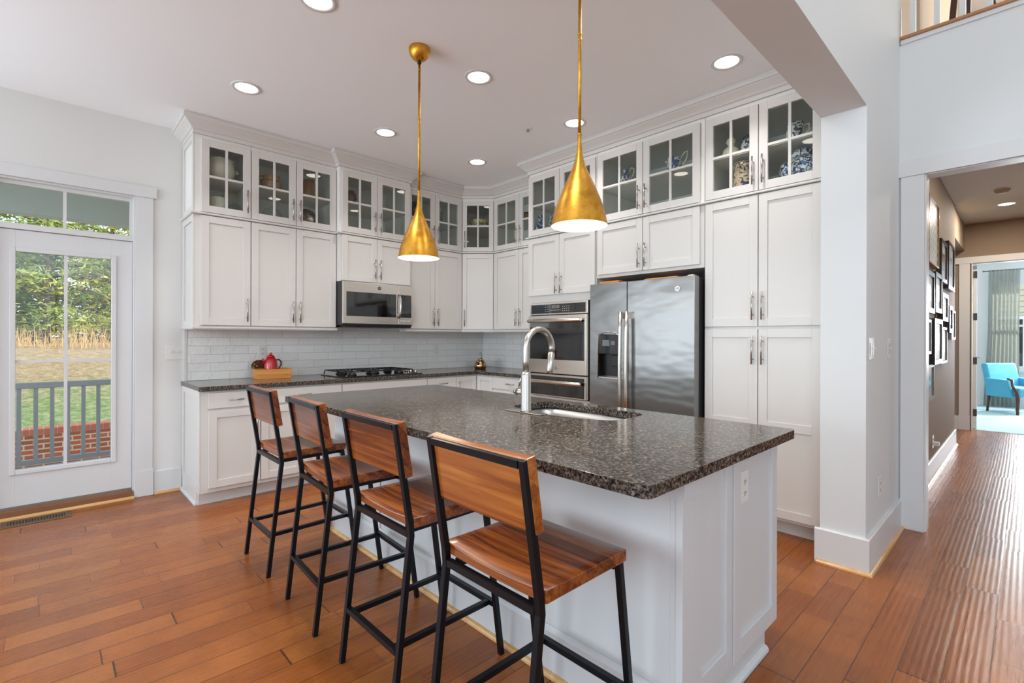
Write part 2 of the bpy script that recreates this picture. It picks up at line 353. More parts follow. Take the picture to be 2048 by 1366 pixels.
# ------------------------------------------------------------------ mesh helpers
class B:
    def __init__(s): s.bm = bmesh.new()
    def box(s, x0, x1, y0, y1, z0, z1):
        if x0 > x1: x0, x1 = x1, x0
        if y0 > y1: y0, y1 = y1, y0
        if z0 > z1: z0, z1 = z1, z0
        v = [s.bm.verts.new((x, y, z)) for z in (z0, z1) for y in (y0, y1) for x in (x0, x1)]
        for f in ((0, 2, 3, 1), (4, 5, 7, 6), (0, 1, 5, 4), (2, 6, 7, 3), (0, 4, 6, 2), (1, 3, 7, 5)): s.bm.faces.new([v[i] for i in f])
        return s
    def prism(s, pts, z0, z1):
        a = [s.bm.verts.new((x, y, z0)) for x, y in pts]; b = [s.bm.verts.new((x, y, z1)) for x, y in pts]
        n = len(pts); s.bm.faces.new(a[::-1]); s.bm.faces.new(b)
        for i in range(n): s.bm.faces.new((a[i], a[(i + 1) % n], b[(i + 1) % n], b[i]))
        return s
    def hexa(s, p):   # 8 points: bottom 4 ccw then top 4 ccw
        v = [s.bm.verts.new(q) for q in p]
        for f in ((3, 2, 1, 0), (4, 5, 6, 7), (0, 1, 5, 4), (1, 2, 6, 5), (2, 3, 7, 6), (3, 0, 4, 7)): s.bm.faces.new([v[i] for i in f])
        return s
    def tube(s, pts, r, seg=10, square=False, cap=True, ref=None):
        pts = [Vector(p) for p in pts]; n = len(pts); rings = []
        rad = r if isinstance(r, (list, tuple)) else [r] * n
        if square: seg = 4
        prev = None
        for i, p in enumerate(pts):
            if i == 0: t = pts[1] - p
            elif i == n - 1: t = p - pts[i - 1]
            else: t = (pts[i + 1] - p).normalized() + (p - pts[i - 1]).normalized()
            t.normalize()
            if prev is None:
                rf = Vector(ref) if ref else (Vector((0, 0, 1)) if abs(t.z) < 0.9 else Vector((0, 1, 0)))
                a = t.cross(rf).normalized()
            else:
                a = prev - t * prev.dot(t); a.normalize()
            prev = a; b = t.cross(a).normalized(); ring = []
            sc = 1.0
            for k in range(seg):
                an = 2 * PI * k / seg + (PI / 4 if square else 0)
                rr = rad[i] * (math.sqrt(2) if square else 1)
                ring.append(s.bm.verts.new(p + (a * math.cos(an) + b * math.sin(an)) * rr))
            rings.append(ring)
        for i in range(n - 1):
            for k in range(seg):
                f = s.bm.faces.new((rings[i][k], rings[i][(k + 1) % seg], rings[i + 1][(k + 1) % seg], rings[i + 1][k])); f.smooth = not square
        if cap: s.bm.faces.new(rings[0][::-1]); s.bm.faces.new(rings[-1])
        return s
    def cyl(s, p0, p1, r, seg=20): return s.tube([p0, p1], r, seg)
    def lathe(s, prof, cx=0, cy=0, z=0, seg=32, smooth=True):
        rings = []
        for r, h in prof:
            if r < 1e-5: rings.append([s.bm.verts.new((cx, cy, z + h))])
            else: rings.append([s.bm.verts.new((cx + r * math.cos(2 * PI * k / seg), cy + r * math.sin(2 * PI * k / seg), z + h)) for k in range(seg)])
        for a, b in zip(rings, rings[1:]):
            for k in range(seg):
                k2 = (k + 1) % seg
                if len(a) == 1 and len(b) == 1: continue
                if len(a) == 1: f = s.bm.faces.new((a[0], b[k2], b[k]))
                elif len(b) == 1: f = s.bm.faces.new((a[k], a[k2], b[0]))
                else: f = s.bm.faces.new((a[k], a[k2], b[k2], b[k]))
                f.smooth = smooth
        return s
    def sphere(s, c, r, sx=1, sy=1, sz=1, seg=16):
        n = 8
        m = bmesh.ops.create_uvsphere(s.bm, u_segments=seg, v_segments=n + 2, radius=r)
        for v in m['verts']: v.co = Vector((v.co.x * sx + c[0], v.co.y * sy + c[1], v.co.z * sz + c[2]))
        for v in m['verts']:
            for f in v.link_faces: f.smooth = True
        return s
    def sweep(s, path, prof, closed=False):
        P = [Vector((x, y)) for x, y in path]; n = len(P); rows = []
        for i in range(n):
            def nrm(a, b):
                d = (b - a).normalized(); return Vector((d.y, -d.x))
            if i == 0: m = nrm(P[0], P[1])
            elif i == n - 1: m = nrm(P[-2], P[-1])
            else:
                a = nrm(P[i - 1], P[i]); b = nrm(P[i], P[i + 1]); m = (a + b); m.normalize(); m = m / max(0.3, m.dot(a))
            rows.append([s.bm.verts.new((P[i].x + m.x * o, P[i].y + m.y * o, z)) for o, z in prof])
        k = len(prof)
        for i in range(n - 1):
            for j in range(k):
                j2 = (j + 1) % k
                s.bm.faces.new((rows[i][j], rows[i + 1][j], rows[i + 1][j2], rows[i][j2]))
        s.bm.faces.new(rows[0]); s.bm.faces.new(rows[-1][::-1]); return s
    def obj(s, name, mat, parent=None, bevel=0, fix=True):
        if fix: bmesh.ops.recalc_face_normals(s.bm, faces=s.bm.faces)
        me = bpy.data.meshes.new(name); s.bm.to_mesh(me); s.bm.free(); me.materials.append(mat)
        o = bpy.data.objects.new(name, me); COL.objects.link(o)
        if parent is not None: o.parent = parent
        if bevel:
            b = o.modifiers.new('bevel', 'BEVEL'); b.width = bevel; b.segments = 2; b.limit_method = 'ANGLE'; b.angle_limit = 0.9
        return o

def tag(o, label, cat, group=None, kind=None):
    o['label'] = label; o['category'] = cat
    if group: o['group'] = group
    if kind: o['kind'] = kind
    return o
def thing(name, label, cat, loc=(0, 0, 0), rz=0.0, group=None):
    o = bpy.data.objects.new(name, None); COL.objects.link(o); o.location = loc; o.rotation_euler = (0, 0, rz); o.empty_display_size = 0.1
    return tag(o, label, cat, group)
def struct(name, b, mat, label=None, bevel=0, parent=None):
    o = b.obj(name, mat, parent, bevel)
    if parent is None:
        o['kind'] = 'structure'; o['label'] = label or name.replace('_', ' '); o['category'] = name.split('_')[0]
    return o
def kids(o): return [c for c in bpy.data.objects if c.parent == o]
def dup(o, loc=None, rz=None, label=None, group=None):
    r = o.copy(); COL.objects.link(r)
    if loc is not None: r.location = loc
    if rz is not None: r.rotation_euler = (0, 0, rz)
    if label: r['label'] = label
    if group: r['group'] = group
    for ch in kids(o):
        c = ch.copy(); COL.objects.link(c); c.parent = r
        for g in kids(ch):
            d = g.copy(); COL.objects.link(d); d.parent = c
    return r
def text(name, body, size, mat, parent, loc, rot, ext=0.0006):
    cu = bpy.data.curves.new(name, 'FONT'); cu.body = body; cu.size = size; cu.extrude = ext; cu.align_x = 'CENTER'; cu.align_y = 'CENTER'
    tmp = bpy.data.objects.new(name + '_curve', cu); COL.objects.link(tmp); bpy.context.view_layer.update()
    me = bpy.data.meshes.new_from_object(tmp.evaluated_get(bpy.context.evaluated_depsgraph_get())); bpy.data.objects.remove(tmp)
    me.materials.clear(); me.materials.append(mat); o = bpy.data.objects.new(name, me); COL.objects.link(o)
    o.parent = parent; o.location = loc; o.rotation_euler = rot
    return o

YW = 4.95; XW = 4.19; ZC = 3.035; YG = 0.61; YK = 0.83; XB = 4.27

# ------------------------------------------------------------------ shell
struct('floor', B().box(-4.2, 9.56, -5.0, YW, -0.06, 0.0), M_floor, 'orange brown hand-scraped plank floor')
struct('ceiling_kitchen', B().box(-4.2, XB, YK, YW + 0.15, ZC, ZC + 0.2), M_ceil, 'kitchen ceiling with recessed downlights')
struct('ceiling_great_room', B().box(-4.35, 9.0, -5.15, YK, 5.6, 5.75), M_ceil, 'high great room ceiling')
b = B()
T = 0.15
b.box(-4.35, -3.2, YW, YW + T, 0, ZC); b.box(-1.0, -0.30, YW, YW + T, 0, ZC); b.box(-3.2, -1.0, YW, YW + T, 0, 0.6); b.box(-3.2, -1.0, YW, YW + T, 2.4, ZC)
b.box(-0.30, 0.53, YW, YW + T, 2.42, ZC); b.box(0.53, XW + T, YW, YW + T, 0, ZC)
struct('wall_range', b, M_wall, 'off-white wall with the glazed porch door and the range cabinets')
struct('wall_fridge', B().box(XW, XW + 0.08, YK, YW, 0, ZC), M_wall, 'wall behind the refrigerator run')
b = B(); b.box(3.27, XB, YG, YK, 0, 2.575); b.box(-4.2, XB, YG, YK, 2.575, 5.6)
struct('wall_pillar', b, M_wallcool, 'white wall end and dropped header between kitchen and great room')
b = B(); b.box(XB, XB + 0.12, 0.475, YG + 0.02, 0, 3.31); b.box(XB, XB + 0.12, -1.1, 0.475, 2.40, 3.31); b.box(XB, XB + 0.12, -5.0, -1.1, 0, 3.31)
struct('wall_hall_opening', b, M_wallcool, 'cool white wall with the cased hall opening under the loft')
b = B()
b.box(-4.35, -4.2, -5.15, -4.4, 0, 5.6); b.box(-4.35, -4.2, 0.1, 1.5, 0, 5.6); b.box(-4.35, -4.2, 4.3, YW, 0, ZC)
b.box(-4.35, -4.2, -4.4, 0.1, 0, 0.6); b.box(-4.35, -4.2, -4.4, 0.1, 4.2, 5.6); b.box(-4.35, -4.2, 1.5, 4.3, 0, 0.45); b.box(-4.35, -4.2, 1.5, 4.3, 2.45, ZC)
struct('wall_west', b, M_wall, 'west wall with large windows')
b = B()
b.box(-4.2, -2.0, -5.15, -5.0, 0, 5.6); b.box(2.4, 9.0, -5.15, -5.0, 0, 5.6); b.box(-2.0, 2.4, -5.15, -5.0, 0, 0.7); b.box(-2.0, 2.4, -5.15, -5.0, 4.0, 5.6)
struct('wall_south', b, M_wall, 'south wall of the great room')

# hall
struct('wall_hall_pictures', B().box(XB + 0.12, 8.05, YG, YG + 0.1, 0, 2.92), M_taupe, 'taupe hall wall hung with framed pictures')
struct('wall_hall_right', B().box(XB + 0.12, 9.5, -1.2, -1.1, 0, 2.92), M_taupe, 'taupe wall on the right of the hall')
struct('wall_hall_recess', B().box(7.95, 9.5, 1.6, 1.7, 0, 2.92), M_taupe, 'taupe wall of the hall recess')
struct('ceiling_hall', B().box(XB + 0.12, 9.5, -1.1, 1.6, 2.92, 3.1), M_hallceil, 'hall ceiling')
struct('trim_19', B().box(8.051, 9.5, 0.62, 1.6, 2.55, 2.92), M_taupe, 'dropped soffit at the end of the hall')
b = B(); b.box(9.5, 9.62, 0.54, 1.7, 0, 2.92); b.box(9.5, 9.62, -0.5, 0.54, 2.36, 2.92); b.box(9.5, 9.62, -1.2, -0.5, 0, 2.92)
struct('wall_hall_end', b, M_taupe, 'taupe wall with the doorway into the study')

# study beyond the hall
struct('floor_study', B().box(9.56, 13.3, -3.0, 2.4, -0.06, 0.006), M_carpet, 'pale blue-grey study carpet')
b = B(); b.box(13.2, 13.3, 0.42, 2.4, 0, 2.9); b.box(13.2, 13.3, -3, -1.2, 0, 2.9); b.box(13.2, 13.3, -1.2, 0.42, 0, 0.72); b.box(13.2, 13.3, -1.2, 0.42, 2.35, 2.9)
struct('wall_study_window', b, M_white2, 'white study wall around the window')
struct('wall_study_left', B().box(9.62, 13.2, 2.3, 2.4, 0, 2.9), M_white2, 'white study side wall')
struct('wall_study_right', B().box(9.62, 13.2, -3.0, -2.9, 0, 2.9), M_white2, 'white study wall on the right')
struct('ceiling_study', B().box(9.62, 13.3, -3, 2.4, 2.9, 3.0), M_white2, 'study ceiling')

# loft above the hall
struct('floor_loft', B().box(XB + 0.12, 9.0, -5.0, YG + 0.02, 3.11, 3.31), M_wallcool, 'loft floor above the hall')
struct('wall_loft_left', B().box(XB, 9.0, YG, YG + 0.14, 3.31, 5.6), M_tan, 'tan loft side wall')
struct('wall_loft_back', B().box(8.9, 9.0, -5.0, YG, 3.31, 5.6), M_tan, 'tan loft back wall')

# ------------------------------------------------------------------ trim
def base_run(name, path, h=0.185, th=0.018, label=None):
    prof = [(0.0, 0.0), (th, 0.0), (th, h - 0.006), (th - 0.006, h), (0.0, h)]
    return struct(name, B().sweep(path, prof), M_trim, label or 'white baseboard')
base_run('baseboard_pillar', [(3.27, 0.853), (3.27, YG), (XB, YG)], 0.195, 0.02, 'tall white baseboard around the wall end')
base_run('baseboard_range', [(0.655, YW), (0.845, YW)], 0.19, 0.015, 'white baseboard beside the base cabinets')
base_run('baseboard_range_far', [(-4.2, YW), (-0.44, YW)], 0.19, 0.015, 'white baseboard left of the porch door')
base_run('baseboard_hall', [(8.05, 0.8), (8.05, YG), (XB + 0.13, YG)][::-1], 0.19, 0.016, 'white baseboard under the hall pictures')
base_run('baseboard_hall_end', [(9.5, 1.6), (9.5, 0.66)], 0.19, 0.016, 'white baseboard beside the study doorway')
def shoe(name, path, label): return struct(name, B().sweep(path, [(0, 0), (0.018, 0), (0.017, 0.008), (0.012, 0.015), (0.004, 0.019), (0, 0.019)]), M_shoe, label)
shoe('trim_1', [(3.25, 0.84), (3.25, 0.59), (XB - 0.002, 0.59)], 'natural wood shoe moulding around the wall end')
shoe('trim_2', [(0.655, YW - 0.015), (0.832, YW - 0.015)], 'natural wood shoe moulding by the base cabinets')
shoe('trim_3', [(-0.43, YW - 0.026), (0.525, YW - 0.026)], 'natural wood shoe moulding under the porch door sill')
shoe('trim_4', [(XB + 0.13, YG - 0.016), (8.066, YG - 0.016)], 'natural wood shoe moulding under the hall pictures')

# cased hall opening
b = B(); b.box(XB - 0.018, XB, 0.475, 0.60, 0.20, 2.395); b.box(XB - 0.026, XB, 0.472, 0.603, 0, 0.20)
b.box(XB - 0.026, XB, -1.3, 0.625, 2.395, 2.50); b.box(XB - 0.004, XB + 0.124, 0.465, 0.475, 0, 2.40); b.box(XB - 0.004, XB + 0.124, -1.1, 0.475, 2.39, 2.40)
struct('trim_5', b, M_trim, 'white casing around the hall opening', 0.002)
b = B(); b.box(9.478, 9.5, 0.56, 0.675, 0.0, 2.36); b.box(9.474, 9.5, -0.6, 0.80, 2.36, 2.45); b.box(9.474, 9.5, 0.556, 0.68, 0, 0.2); b.box(9.47, 9.63, 0.535, 0.545, 0, 2.36); b.box(9.5, 9.63, -0.5, 0.54, 2.352, 2.36)
struct('trim_6', b, M_trim, 'white casing around the study doorway', 0.002)

# crown, mid and light rails
front = [(0.86, YW), (0.86, 4.5475), (2.012, 4.5475), (2.012, 4.47), (2.775, 4.47), (2.775, 4.5475), (3.521, 4.5475), (3.79, 4.2785), (3.79, 3.42), (3.495, 3.42), (3.495, YK)]
crown = [(0.0, 2.905), (0.014, 2.905), (0.014, 2.935), (0.026, 2.94), (0.034, 2.952), (0.052, 2.968), (0.074, 2.985), (0.080, 2.992), (0.090, 2.994), (0.090, 3.016), (0.084, ZC - 0.001), (0.0, ZC - 0.001)]
struct('trim_7', B().sweep(front, crown), M_cab, 'white crown moulding along the tops of the cabinets')
mid = [(0.0, 2.268), (0.024, 2.268), (0.029, 2.272), (0.029, 2.280), (0.024, 2.284), (0.0, 2.284)]
struct('trim_8', B().sweep(front, mid), M_cab, 'white rail between glazed and solid cabinet doors')
struct('trim_9', B().sweep([(0.86, YW), (0.86, 4.5475), (2.012, 4.5475), (2.012, YW - 0.3)], [(-0.018, 1.352), (0.008, 1.352), (0.014, 1.362), (0.014, 1.376), (-0.018, 1.376)]), M_cab, 'white light rail under the upper cabinets left of the microwave')
struct('trim_10', B().sweep([(2.775, YW - 0.3), (2.775, 4.5475), (3.521, 4.5475), (3.79, 4.2785), (3.79, 3.42)], [(-0.018, 1.352), (0.008, 1.352), (0.014, 1.362), (0.014, 1.376), (-0.018, 1.376)]), M_cab, 'white light rail under the upper cabinets right of the microwave')
b = B(); b.prism([(0.875, 4.93), (0.875, 4.56), (3.52, 4.56), (3.80, 4.28), (3.80, 3.44), (3.51, 3.44), (3.51, 0.85), (4.18, 0.85), (4.18, 4.93)], 2.915, ZC - 0.002)
struct('trim_11', b, M_cab, 'blocking above the cabinets')

# ------------------------------------------------------------------ cabinets
def bar_handle(par, x, zc, L=0.19, horiz=False, y=-0.02):
    b = B()
    if horiz:
        b.cyl((x - L / 2, y - 0.028, zc), (x + L / 2, y - 0.028, zc), 0.0055, 10)
        for dx in (-L * 0.3, L * 0.3): b.cyl((x + dx, y, zc), (x + dx, y - 0.028, zc), 0.0045, 8)
    else:
        b.cyl((x, y - 0.028, zc - L / 2), (x, y - 0.028, zc + L / 2), 0.0055, 10)
        for dz in (-L * 0.32, L * 0.32): b.cyl((x, y, zc + dz), (x, y - 0.028, zc + dz), 0.0045, 8)
    return b.obj('handle', M_nickel, par)

def door(par, x0, x1, z0, z1, kind='panel', handle=None, hz=None, mat=None, y=0.0, hl=0.19, name='door', st=0.056):
    mat = mat or M_cab; b = B(); y0, y1 = y - 0.02, y - 0.001
    if kind == 'slab': b.box(x0, x1, y0, y1, z0, z1)
    else:
        b.box(x0, x0 + st, y0, y1, z0, z1); b.box(x1 - st, x1, y0, y1, z0, z1)
        b.box(x0 + st, x1 - st, y0, y1, z0, z0 + st); b.box(x0 + st, x1 - st, y0, y1, z1 - st, z1)
        if kind == 'panel': b.box(x0 + st, x1 - st, y0 + 0.009, y1, z0 + st, z1 - st)
        if kind == 'mid':
            b.box(x0 + st, x1 - st, y0 + 0.009, y1, z0 + st, z1 - st); zm = z0 + 0.48 * (z1 - z0); b.box(x0 + st, x1 - st, y0, y1, zm - st / 2, zm + st / 2)
        if kind == 'glass':
            xm = (x0 + x1) / 2; zm = (z0 + z1) / 2
            b.box(xm - 0.009, xm + 0.009, y0 + 0.001, y1 - 0.004, z0 + st, z1 - st)
            b.box(x0 + st, xm - 0.009, y0 + 0.001, y1 - 0.004, zm - 0.009, zm + 0.009); b.box(xm + 0.009, x1 - st, y0 + 0.001, y1 - 0.004, zm - 0.009, zm + 0.009)
    d = b.obj(name, mat, par, 0.0015)
    if kind == 'glass':
        g = B(); g.box(x0 + st - 0.004, x1 - st + 0.004, y1 - 0.004, y1 - 0.002, z0 + st - 0.004, z1 - st + 0.004); g.obj('pane', M_glass, d)
    if handle:
        if handle == 'H': bar_handle(d, (x0 + x1) / 2, hz, 0.11, True, y0)
        else: bar_handle(d, x0 + 0.028 if handle == 'L' else x1 - 0.028, hz, hl, False, y0)
    return d

def cabinet(label, loc, rz, w, z0, z1, depth, doors, open_=False, side=None, shape=None, toe=False, mat=None, group=None, hole=None, xr=None):
    mat = mat or M_cab
    t = thing('cabinet', label, 'cabinet', loc, rz, group)
    if open_:
        p = 0.018
        if shape:   # pentagon corner: back walls follow room
            b = B(); b.prism(shape, z0, z0 + p); b.prism(shape, z1 - p, z1)
            n = len(shape)
            for i in range(1, n - 0):
                a = Vector(shape[i]); c = Vector(shape[(i + 1) % n])
                if i == n - 1: break
                d = (c - a).normalized(); nn = Vector((-d.y, d.x)) * 0.012
                b.prism([tuple(a), tuple(c), tuple(c + nn), tuple(a + nn)], z0 + p, z1 - p)
            b.box(0, 0.035, 0, 0.018, z0 + p, z1 - p); b.box(w - 0.035, w, 0, 0.018, z0 + p, z1 - p); b.box(0.035, w - 0.035, 0, 0.018, z1 - 0.035, z1 - p)
            b.obj('carcass', M_cabin, t)
            b = B(); cx = sum(q[0] for q in shape) / n; cy = sum(q[1] for q in shape) / n
            b.prism([(cx + (q[0] - cx) * 0.94, cy + (q[1] - cy) * 0.93) for q in shape], (z0 + z1) / 2 - 0.009, (z0 + z1) / 2 + 0.009); b.obj('shelf', M_cabin, t)
        else:
            b = B(); b.box(0, p, 0, depth, z0, z1); b.box(w - p, w, 0, depth, z0, z1); b.box(p, w - p, 0, depth, z0, z0 + p); b.box(p, w - p, 0, depth, z1 - p, z1)
            b.box(p, w - p, depth - 0.008, depth, z0 + p, z1 - p)
            for (xa, xb) in [(p, 0.05 if side else 0.03), (w - 0.03, w - p)]: b.box(xa, xb, 0, 0.018, z0 + p, z1 - p)
            b.box(p, w - p, 0.0002, 0.018, z1 - 0.05, z1 - p)
            for s_ in (xr or []): b.box(s_ - 0.012, s_ + 0.012, 0, 0.018, z0 + p, z1 - 0.04)
            b.obj('carcass', M_cabin, t)
            B().box(p + 0.001, w - p - 0.001, 0.02, depth - 0.01, (z0 + z1) / 2 - 0.018, (z0 + z1) / 2).obj('shelf', M_cabin, t)
            b = B()
            for xa in (0, w - 0.002):   # thin face veneers at the ends
                pass
    elif shape: B().prism(shape, z0, z1).obj('carcass', mat, t, 0.001)
    elif hole:
        hx0, hx1, hz0, hz1 = hole; b = B(); b.box(0, hx0, 0, depth, z0, z1); b.box(hx1, w, 0, depth, z0, z1); b.box(hx0, hx1, 0, depth, z0, hz0); b.box(hx0, hx1, 0, depth, hz1, z1); b.box(hx0, hx1, depth - 0.02, depth, hz0, hz1)
        b.obj('carcass', mat, t, 0.001)
    else: B().box(0, w, 0, depth, z0, z1).obj('carcass', mat, t, 0.001)
    if side == 'L':   # applied shaker end panel on the left end
        b = B(); s_ = 0.05
        b.box(-0.012, -0.0005, 0.0, s_, z0, z1); b.box(-0.012, -0.0005, depth - s_, depth, z0, z1); b.box(-0.012, -0.0005, s_, depth - s_, z0, z0 + s_); b.box(-0.012, -0.0005, s_, depth - s_, z1 - s_, z1)
        b.obj('end_panel', mat, t, 0.001)
    if toe: B().box(0.0, w, 0.075, 0.09, 0.0, z0).obj('toe_kick', mat, t)
    for d in doors: door(t, *d[:4], **d[4])
    return t

ZB, ZS0, ZS1, ZT = 1.376, 2.266, 2.286, 2.904
DU = YW - 4.5475 - 0.004
def ld(x0, x1, h, z0=1.385): return (x0, x1, z0, 2.262, dict(kind='panel', handle=h, hz=z0 + 0.13))
def gd(x0, x1, h): return (x0, x1, 2.290, 2.872, dict(kind='glass', handle=h, hz=2.424))
# A : first upper, next to porch door side
cabinet('white single-door upper cabinet at the left end of the range wall', (0.86, 4.5475, 0), 0, 0.406, ZB, ZS0, DU, [ld(0.042, 0.402, 'R')], side='L')
cabinet('glazed upper cabinet holding the big white lidded tureen', (0.86, 4.5475, 0), 0, 0.406, ZS1, ZT, DU, [gd(0.042, 0.402, 'R')], open_=True, side='L')
cabinet('white two-door upper cabinet above the bamboo box, left of the microwave', (1.268, 4.5475, 0), 0, 0.742, ZB, ZS0, DU, [ld(0.002, 0.366, 'R'), ld(0.372, 0.738, 'L')])
cabinet('glazed two-door upper cabinet with tan crock, glass dome and brown jar', (1.268, 4.5475, 0), 0, 0.742, ZS1, ZT, DU, [gd(0.002, 0.366, 'R'), gd(0.372, 0.738, 'L')], open_=True, xr=[0.369])
DM = YW - 4.47 - 0.004
cabinet('short white two-door cabinet directly above the microwave', (2.012, 4.47, 0), 0, 0.761, 1.822, ZS0, DM, [ld(0.02, 0.377, 'R', 1.829), ld(0.381, 0.757, 'L', 1.829)])
cabinet('glazed two-door cabinet high above the microwave with a brown jug', (2.012, 4.47, 0), 0, 0.761, ZS1, ZT, DM, [gd(0.02, 0.377, 'R'), gd(0.381, 0.757, 'L')], open_=True, xr=[0.379])
cabinet('white two-door upper cabinet between microwave and corner, behind the smaller-looking pendant', (2.777, 4.5475, 0), 0, 0.742, ZB, ZS0, DU, [ld(0.004, 0.356, 'R'), ld(0.360, 0.730, 'L')])
cabinet('glazed two-door cabinet right of the microwave holding the navy sunflower jar', (2.777, 4.5475, 0), 0, 0.742, ZS1, ZT, DU, [gd(0.004, 0.356, 'R'), gd(0.360, 0.730, 'L')], open_=True, xr=[0.358])
# E diagonal corner
s2 = math.sqrt(0.5)
def tolocal(px, py):
    dx, dy = px - 3.521, py - 4.5475; return ((dx - dy) * s2, (dx + dy) * s2)
wE = 0.269 / s2
shapeE = [(0.0, 0.0), tolocal(3.521, 4.944), tolocal(4.184, 4.944), tolocal(4.184, 4.2785), (wE, 0.0)][::-1]
shapeE = [(0.002, 0.0), (wE - 0.002, 0.0), tolocal(4.184, 4.281), tolocal(4.184, 4.944), tolocal(3.523, 4.944)]
cabinet('narrow white diagonal corner upper cabinet', (3.521, 4.5475, 0), -PI / 4, wE, ZB, ZS0, 0.5, [(0.012, wE - 0.012, 1.385, 2.262, dict(kind='panel', handle='L', hz=1.515, st=0.05))], shape=shapeE)
cabinet('diagonal corner glazed cabinet with a floral bowl on its shelf', (3.521, 4.5475, 0), -PI / 4, wE, ZS1, ZT, 0.5, [(0.012, wE - 0.012, 2.290, 2.872, dict(kind='glass', handle='L', hz=2.424, st=0.05))], open_=True, shape=shapeE)
# F right-run uppers
DF = XW - 3.79 - 0.004
cabinet('white two-door upper cabinet between corner and wall ovens', (3.79, 4.2775, 0), -PI / 2, 0.853, ZB, ZS0, DF, [ld(0.012, 0.424, 'R'), ld(0.428, 0.846, 'L')])
cabinet('glazed two-door cabinet between corner and ovens with a coral teapot', (3.79, 4.2775, 0), -PI / 2, 0.853, ZS1, ZT, DF, [gd(0.012, 0.424, 'R'), gd(0.428, 0.846, 'L')], open_=True, xr=[0.426])
# G oven tower
DG = XW - 3.495 - 0.004
cabinet('tall white cabinet tower housing the double wall oven', (3.495, 3.42, 0), -PI / 2, 0.822, 0.10, ZS0, DG, [(0.006, 0.404, 1.700, 2.262, dict(kind='panel', handle='R', hz=1.80)), (0.408, 0.816, 1.700, 2.262, dict(kind='panel', handle='L', hz=1.80)), (0.006, 0.816, 0.125, 0.62, dict(kind='panel', handle='H', hz=0.55, name='drawer'))], hole=(0.04, 0.752, 0.73, 1.63), toe=True)
cabinet('glazed two-door cabinet above the oven tower with a blue and white vase', (3.495, 3.42, 0), -PI / 2, 0.822, ZS1, ZT, DG, [gd(0.006, 0.404, 'R'), gd(0.408, 0.816, 'L')], open_=True, xr=[0.406])
# H above fridge
cabinet('white two-door cabinet directly over the refrigerator', (3.495, 2.594, 0), -PI / 2, 0.966, 1.81, ZS0, DG, [(0.016, 0.459, 1.836, 2.262, dict(kind='panel', handle='R', hz=1.955)), (0.465, 0.935, 1.836, 2.262, dict(kind='panel', handle='L', hz=1.955))])
cabinet('glazed two-door cabinet above the refrigerator with two blue-patterned jugs', (3.495, 2.594, 0), -PI / 2, 0.966, ZS1, ZT, DG, [gd(0.016, 0.459, 'R'), gd(0.465, 0.935, 'L')], open_=True, xr=[0.462])
# I pantry
cabinet('tall white four-door pantry cabinet beside the wall end', (3.495, 1.624, 0), -PI / 2, 0.772, 0.10, ZS0, DG, [
    (0.008, 0.371, 1.375, 2.262, dict(kind='panel', handle='R', hz=1.512)), (0.377, 0.752, 1.375, 2.262, dict(kind='panel', handle='L', hz=1.512)),
    (0.008, 0.371, 0.122, 1.355, dict(kind='mid', handle='R', hz=1.213)), (0.377, 0.752, 0.122, 1.355, dict(kind='mid', handle='L', hz=1.213))], toe=True)
cabinet('glazed two-door cabinet above the pantry with the large ginger jar', (3.495, 1.624, 0), -PI / 2, 0.772, ZS1, ZT, DG, [gd(0.008, 0.371, 'R'), gd(0.377, 0.752, 'L')], open_=True, xr=[0.374])
B_ = B().box(3.484, 3.56, YK + 0.001, 0.849, 0.0, ZT)
struct('trim_12', B_, M_cab, 'white filler strip between pantry and wall end')
# base cabinets on the range wall
ZBB, ZBT = 0.10, 0.878; YBF = 4.31; DB = YW - YBF - 0.004
def bd(x0, x1, h, z0=0.135, z1=0.725): return (x0, x1, z0, z1, dict(kind='panel', handle=h, hz=0.60))
def dr(x0, x1, pull=True): return (x0, x1, 0.742, 0.862, dict(kind='slab', handle='H' if pull else None, hz=0.803, name='drawer'))
cabinet('white base cabinet at the left end of the range counter', (0.86, YBF, 0), 0, 0.416, ZBB, ZBT, DB, [dr(0.048, 0.412), bd(0.048, 0.412, 'R')], side='L', toe=True)
cabinet('white two-door base cabinet left of the cooktop', (1.277, YBF, 0), 0, 0.684, ZBB, ZBT, DB, [dr(0.003, 0.679), bd(0.003, 0.339, 'R'), bd(0.343, 0.679, 'L')], toe=True)
cabinet('wide white base cabinet under the gas cooktop', (1.962, YBF, 0), 0, 0.915, ZBB, ZBT, DB, [dr(0.003, 0.911, False), bd(0.003, 0.455, 'R'), bd(0.459, 0.911, 'L')], toe=True)
cabinet('white drawer base cabinet right of the cooktop', (2.878, YBF, 0), 0, 0.372, ZBB, ZBT, DB, [dr(0.003, 0.369), bd(0.003, 0.369, 'L')], toe=True)
t = cabinet('white corner base cabinet where the counters meet', (3.251, YBF, 0), 0, 0.936, ZBB, ZBT, DB, [(0.003, 0.285, 0.135, 0.862, dict(kind='panel', handle='L', hz=0.76, hl=0.12, st=0.05))])
B().box(0.309, 0.936, -0.28, -0.001, ZBB, ZBT).obj('carcass', M_cab, t)
dc = door(t, 0.004, 0.262, 0.135, 0.862, kind='panel', st=0.05); dc.rotation_euler = (0, 0, -PI / 2); dc.location = (0.309, -0.02, 0)
cabinet('white base cabinet between the corner and the wall ovens', (3.56, 4.028, 0), -PI / 2, 0.606, ZBB, ZBT, 0.62, [dr(0.003, 0.601), bd(0.003, 0.3, 'R'), bd(0.304, 0.601, 'L')], toe=True)
struct('trim_13', B().sweep([(0.848, 4.93), (0.848, 4.40), (3.6, 4.40)], [(0, 0), (0.016, 0), (0.015, 0.012), (0.008, 0.02), (0, 0.022)]), M_trim, 'white base shoe around the range cabinets')
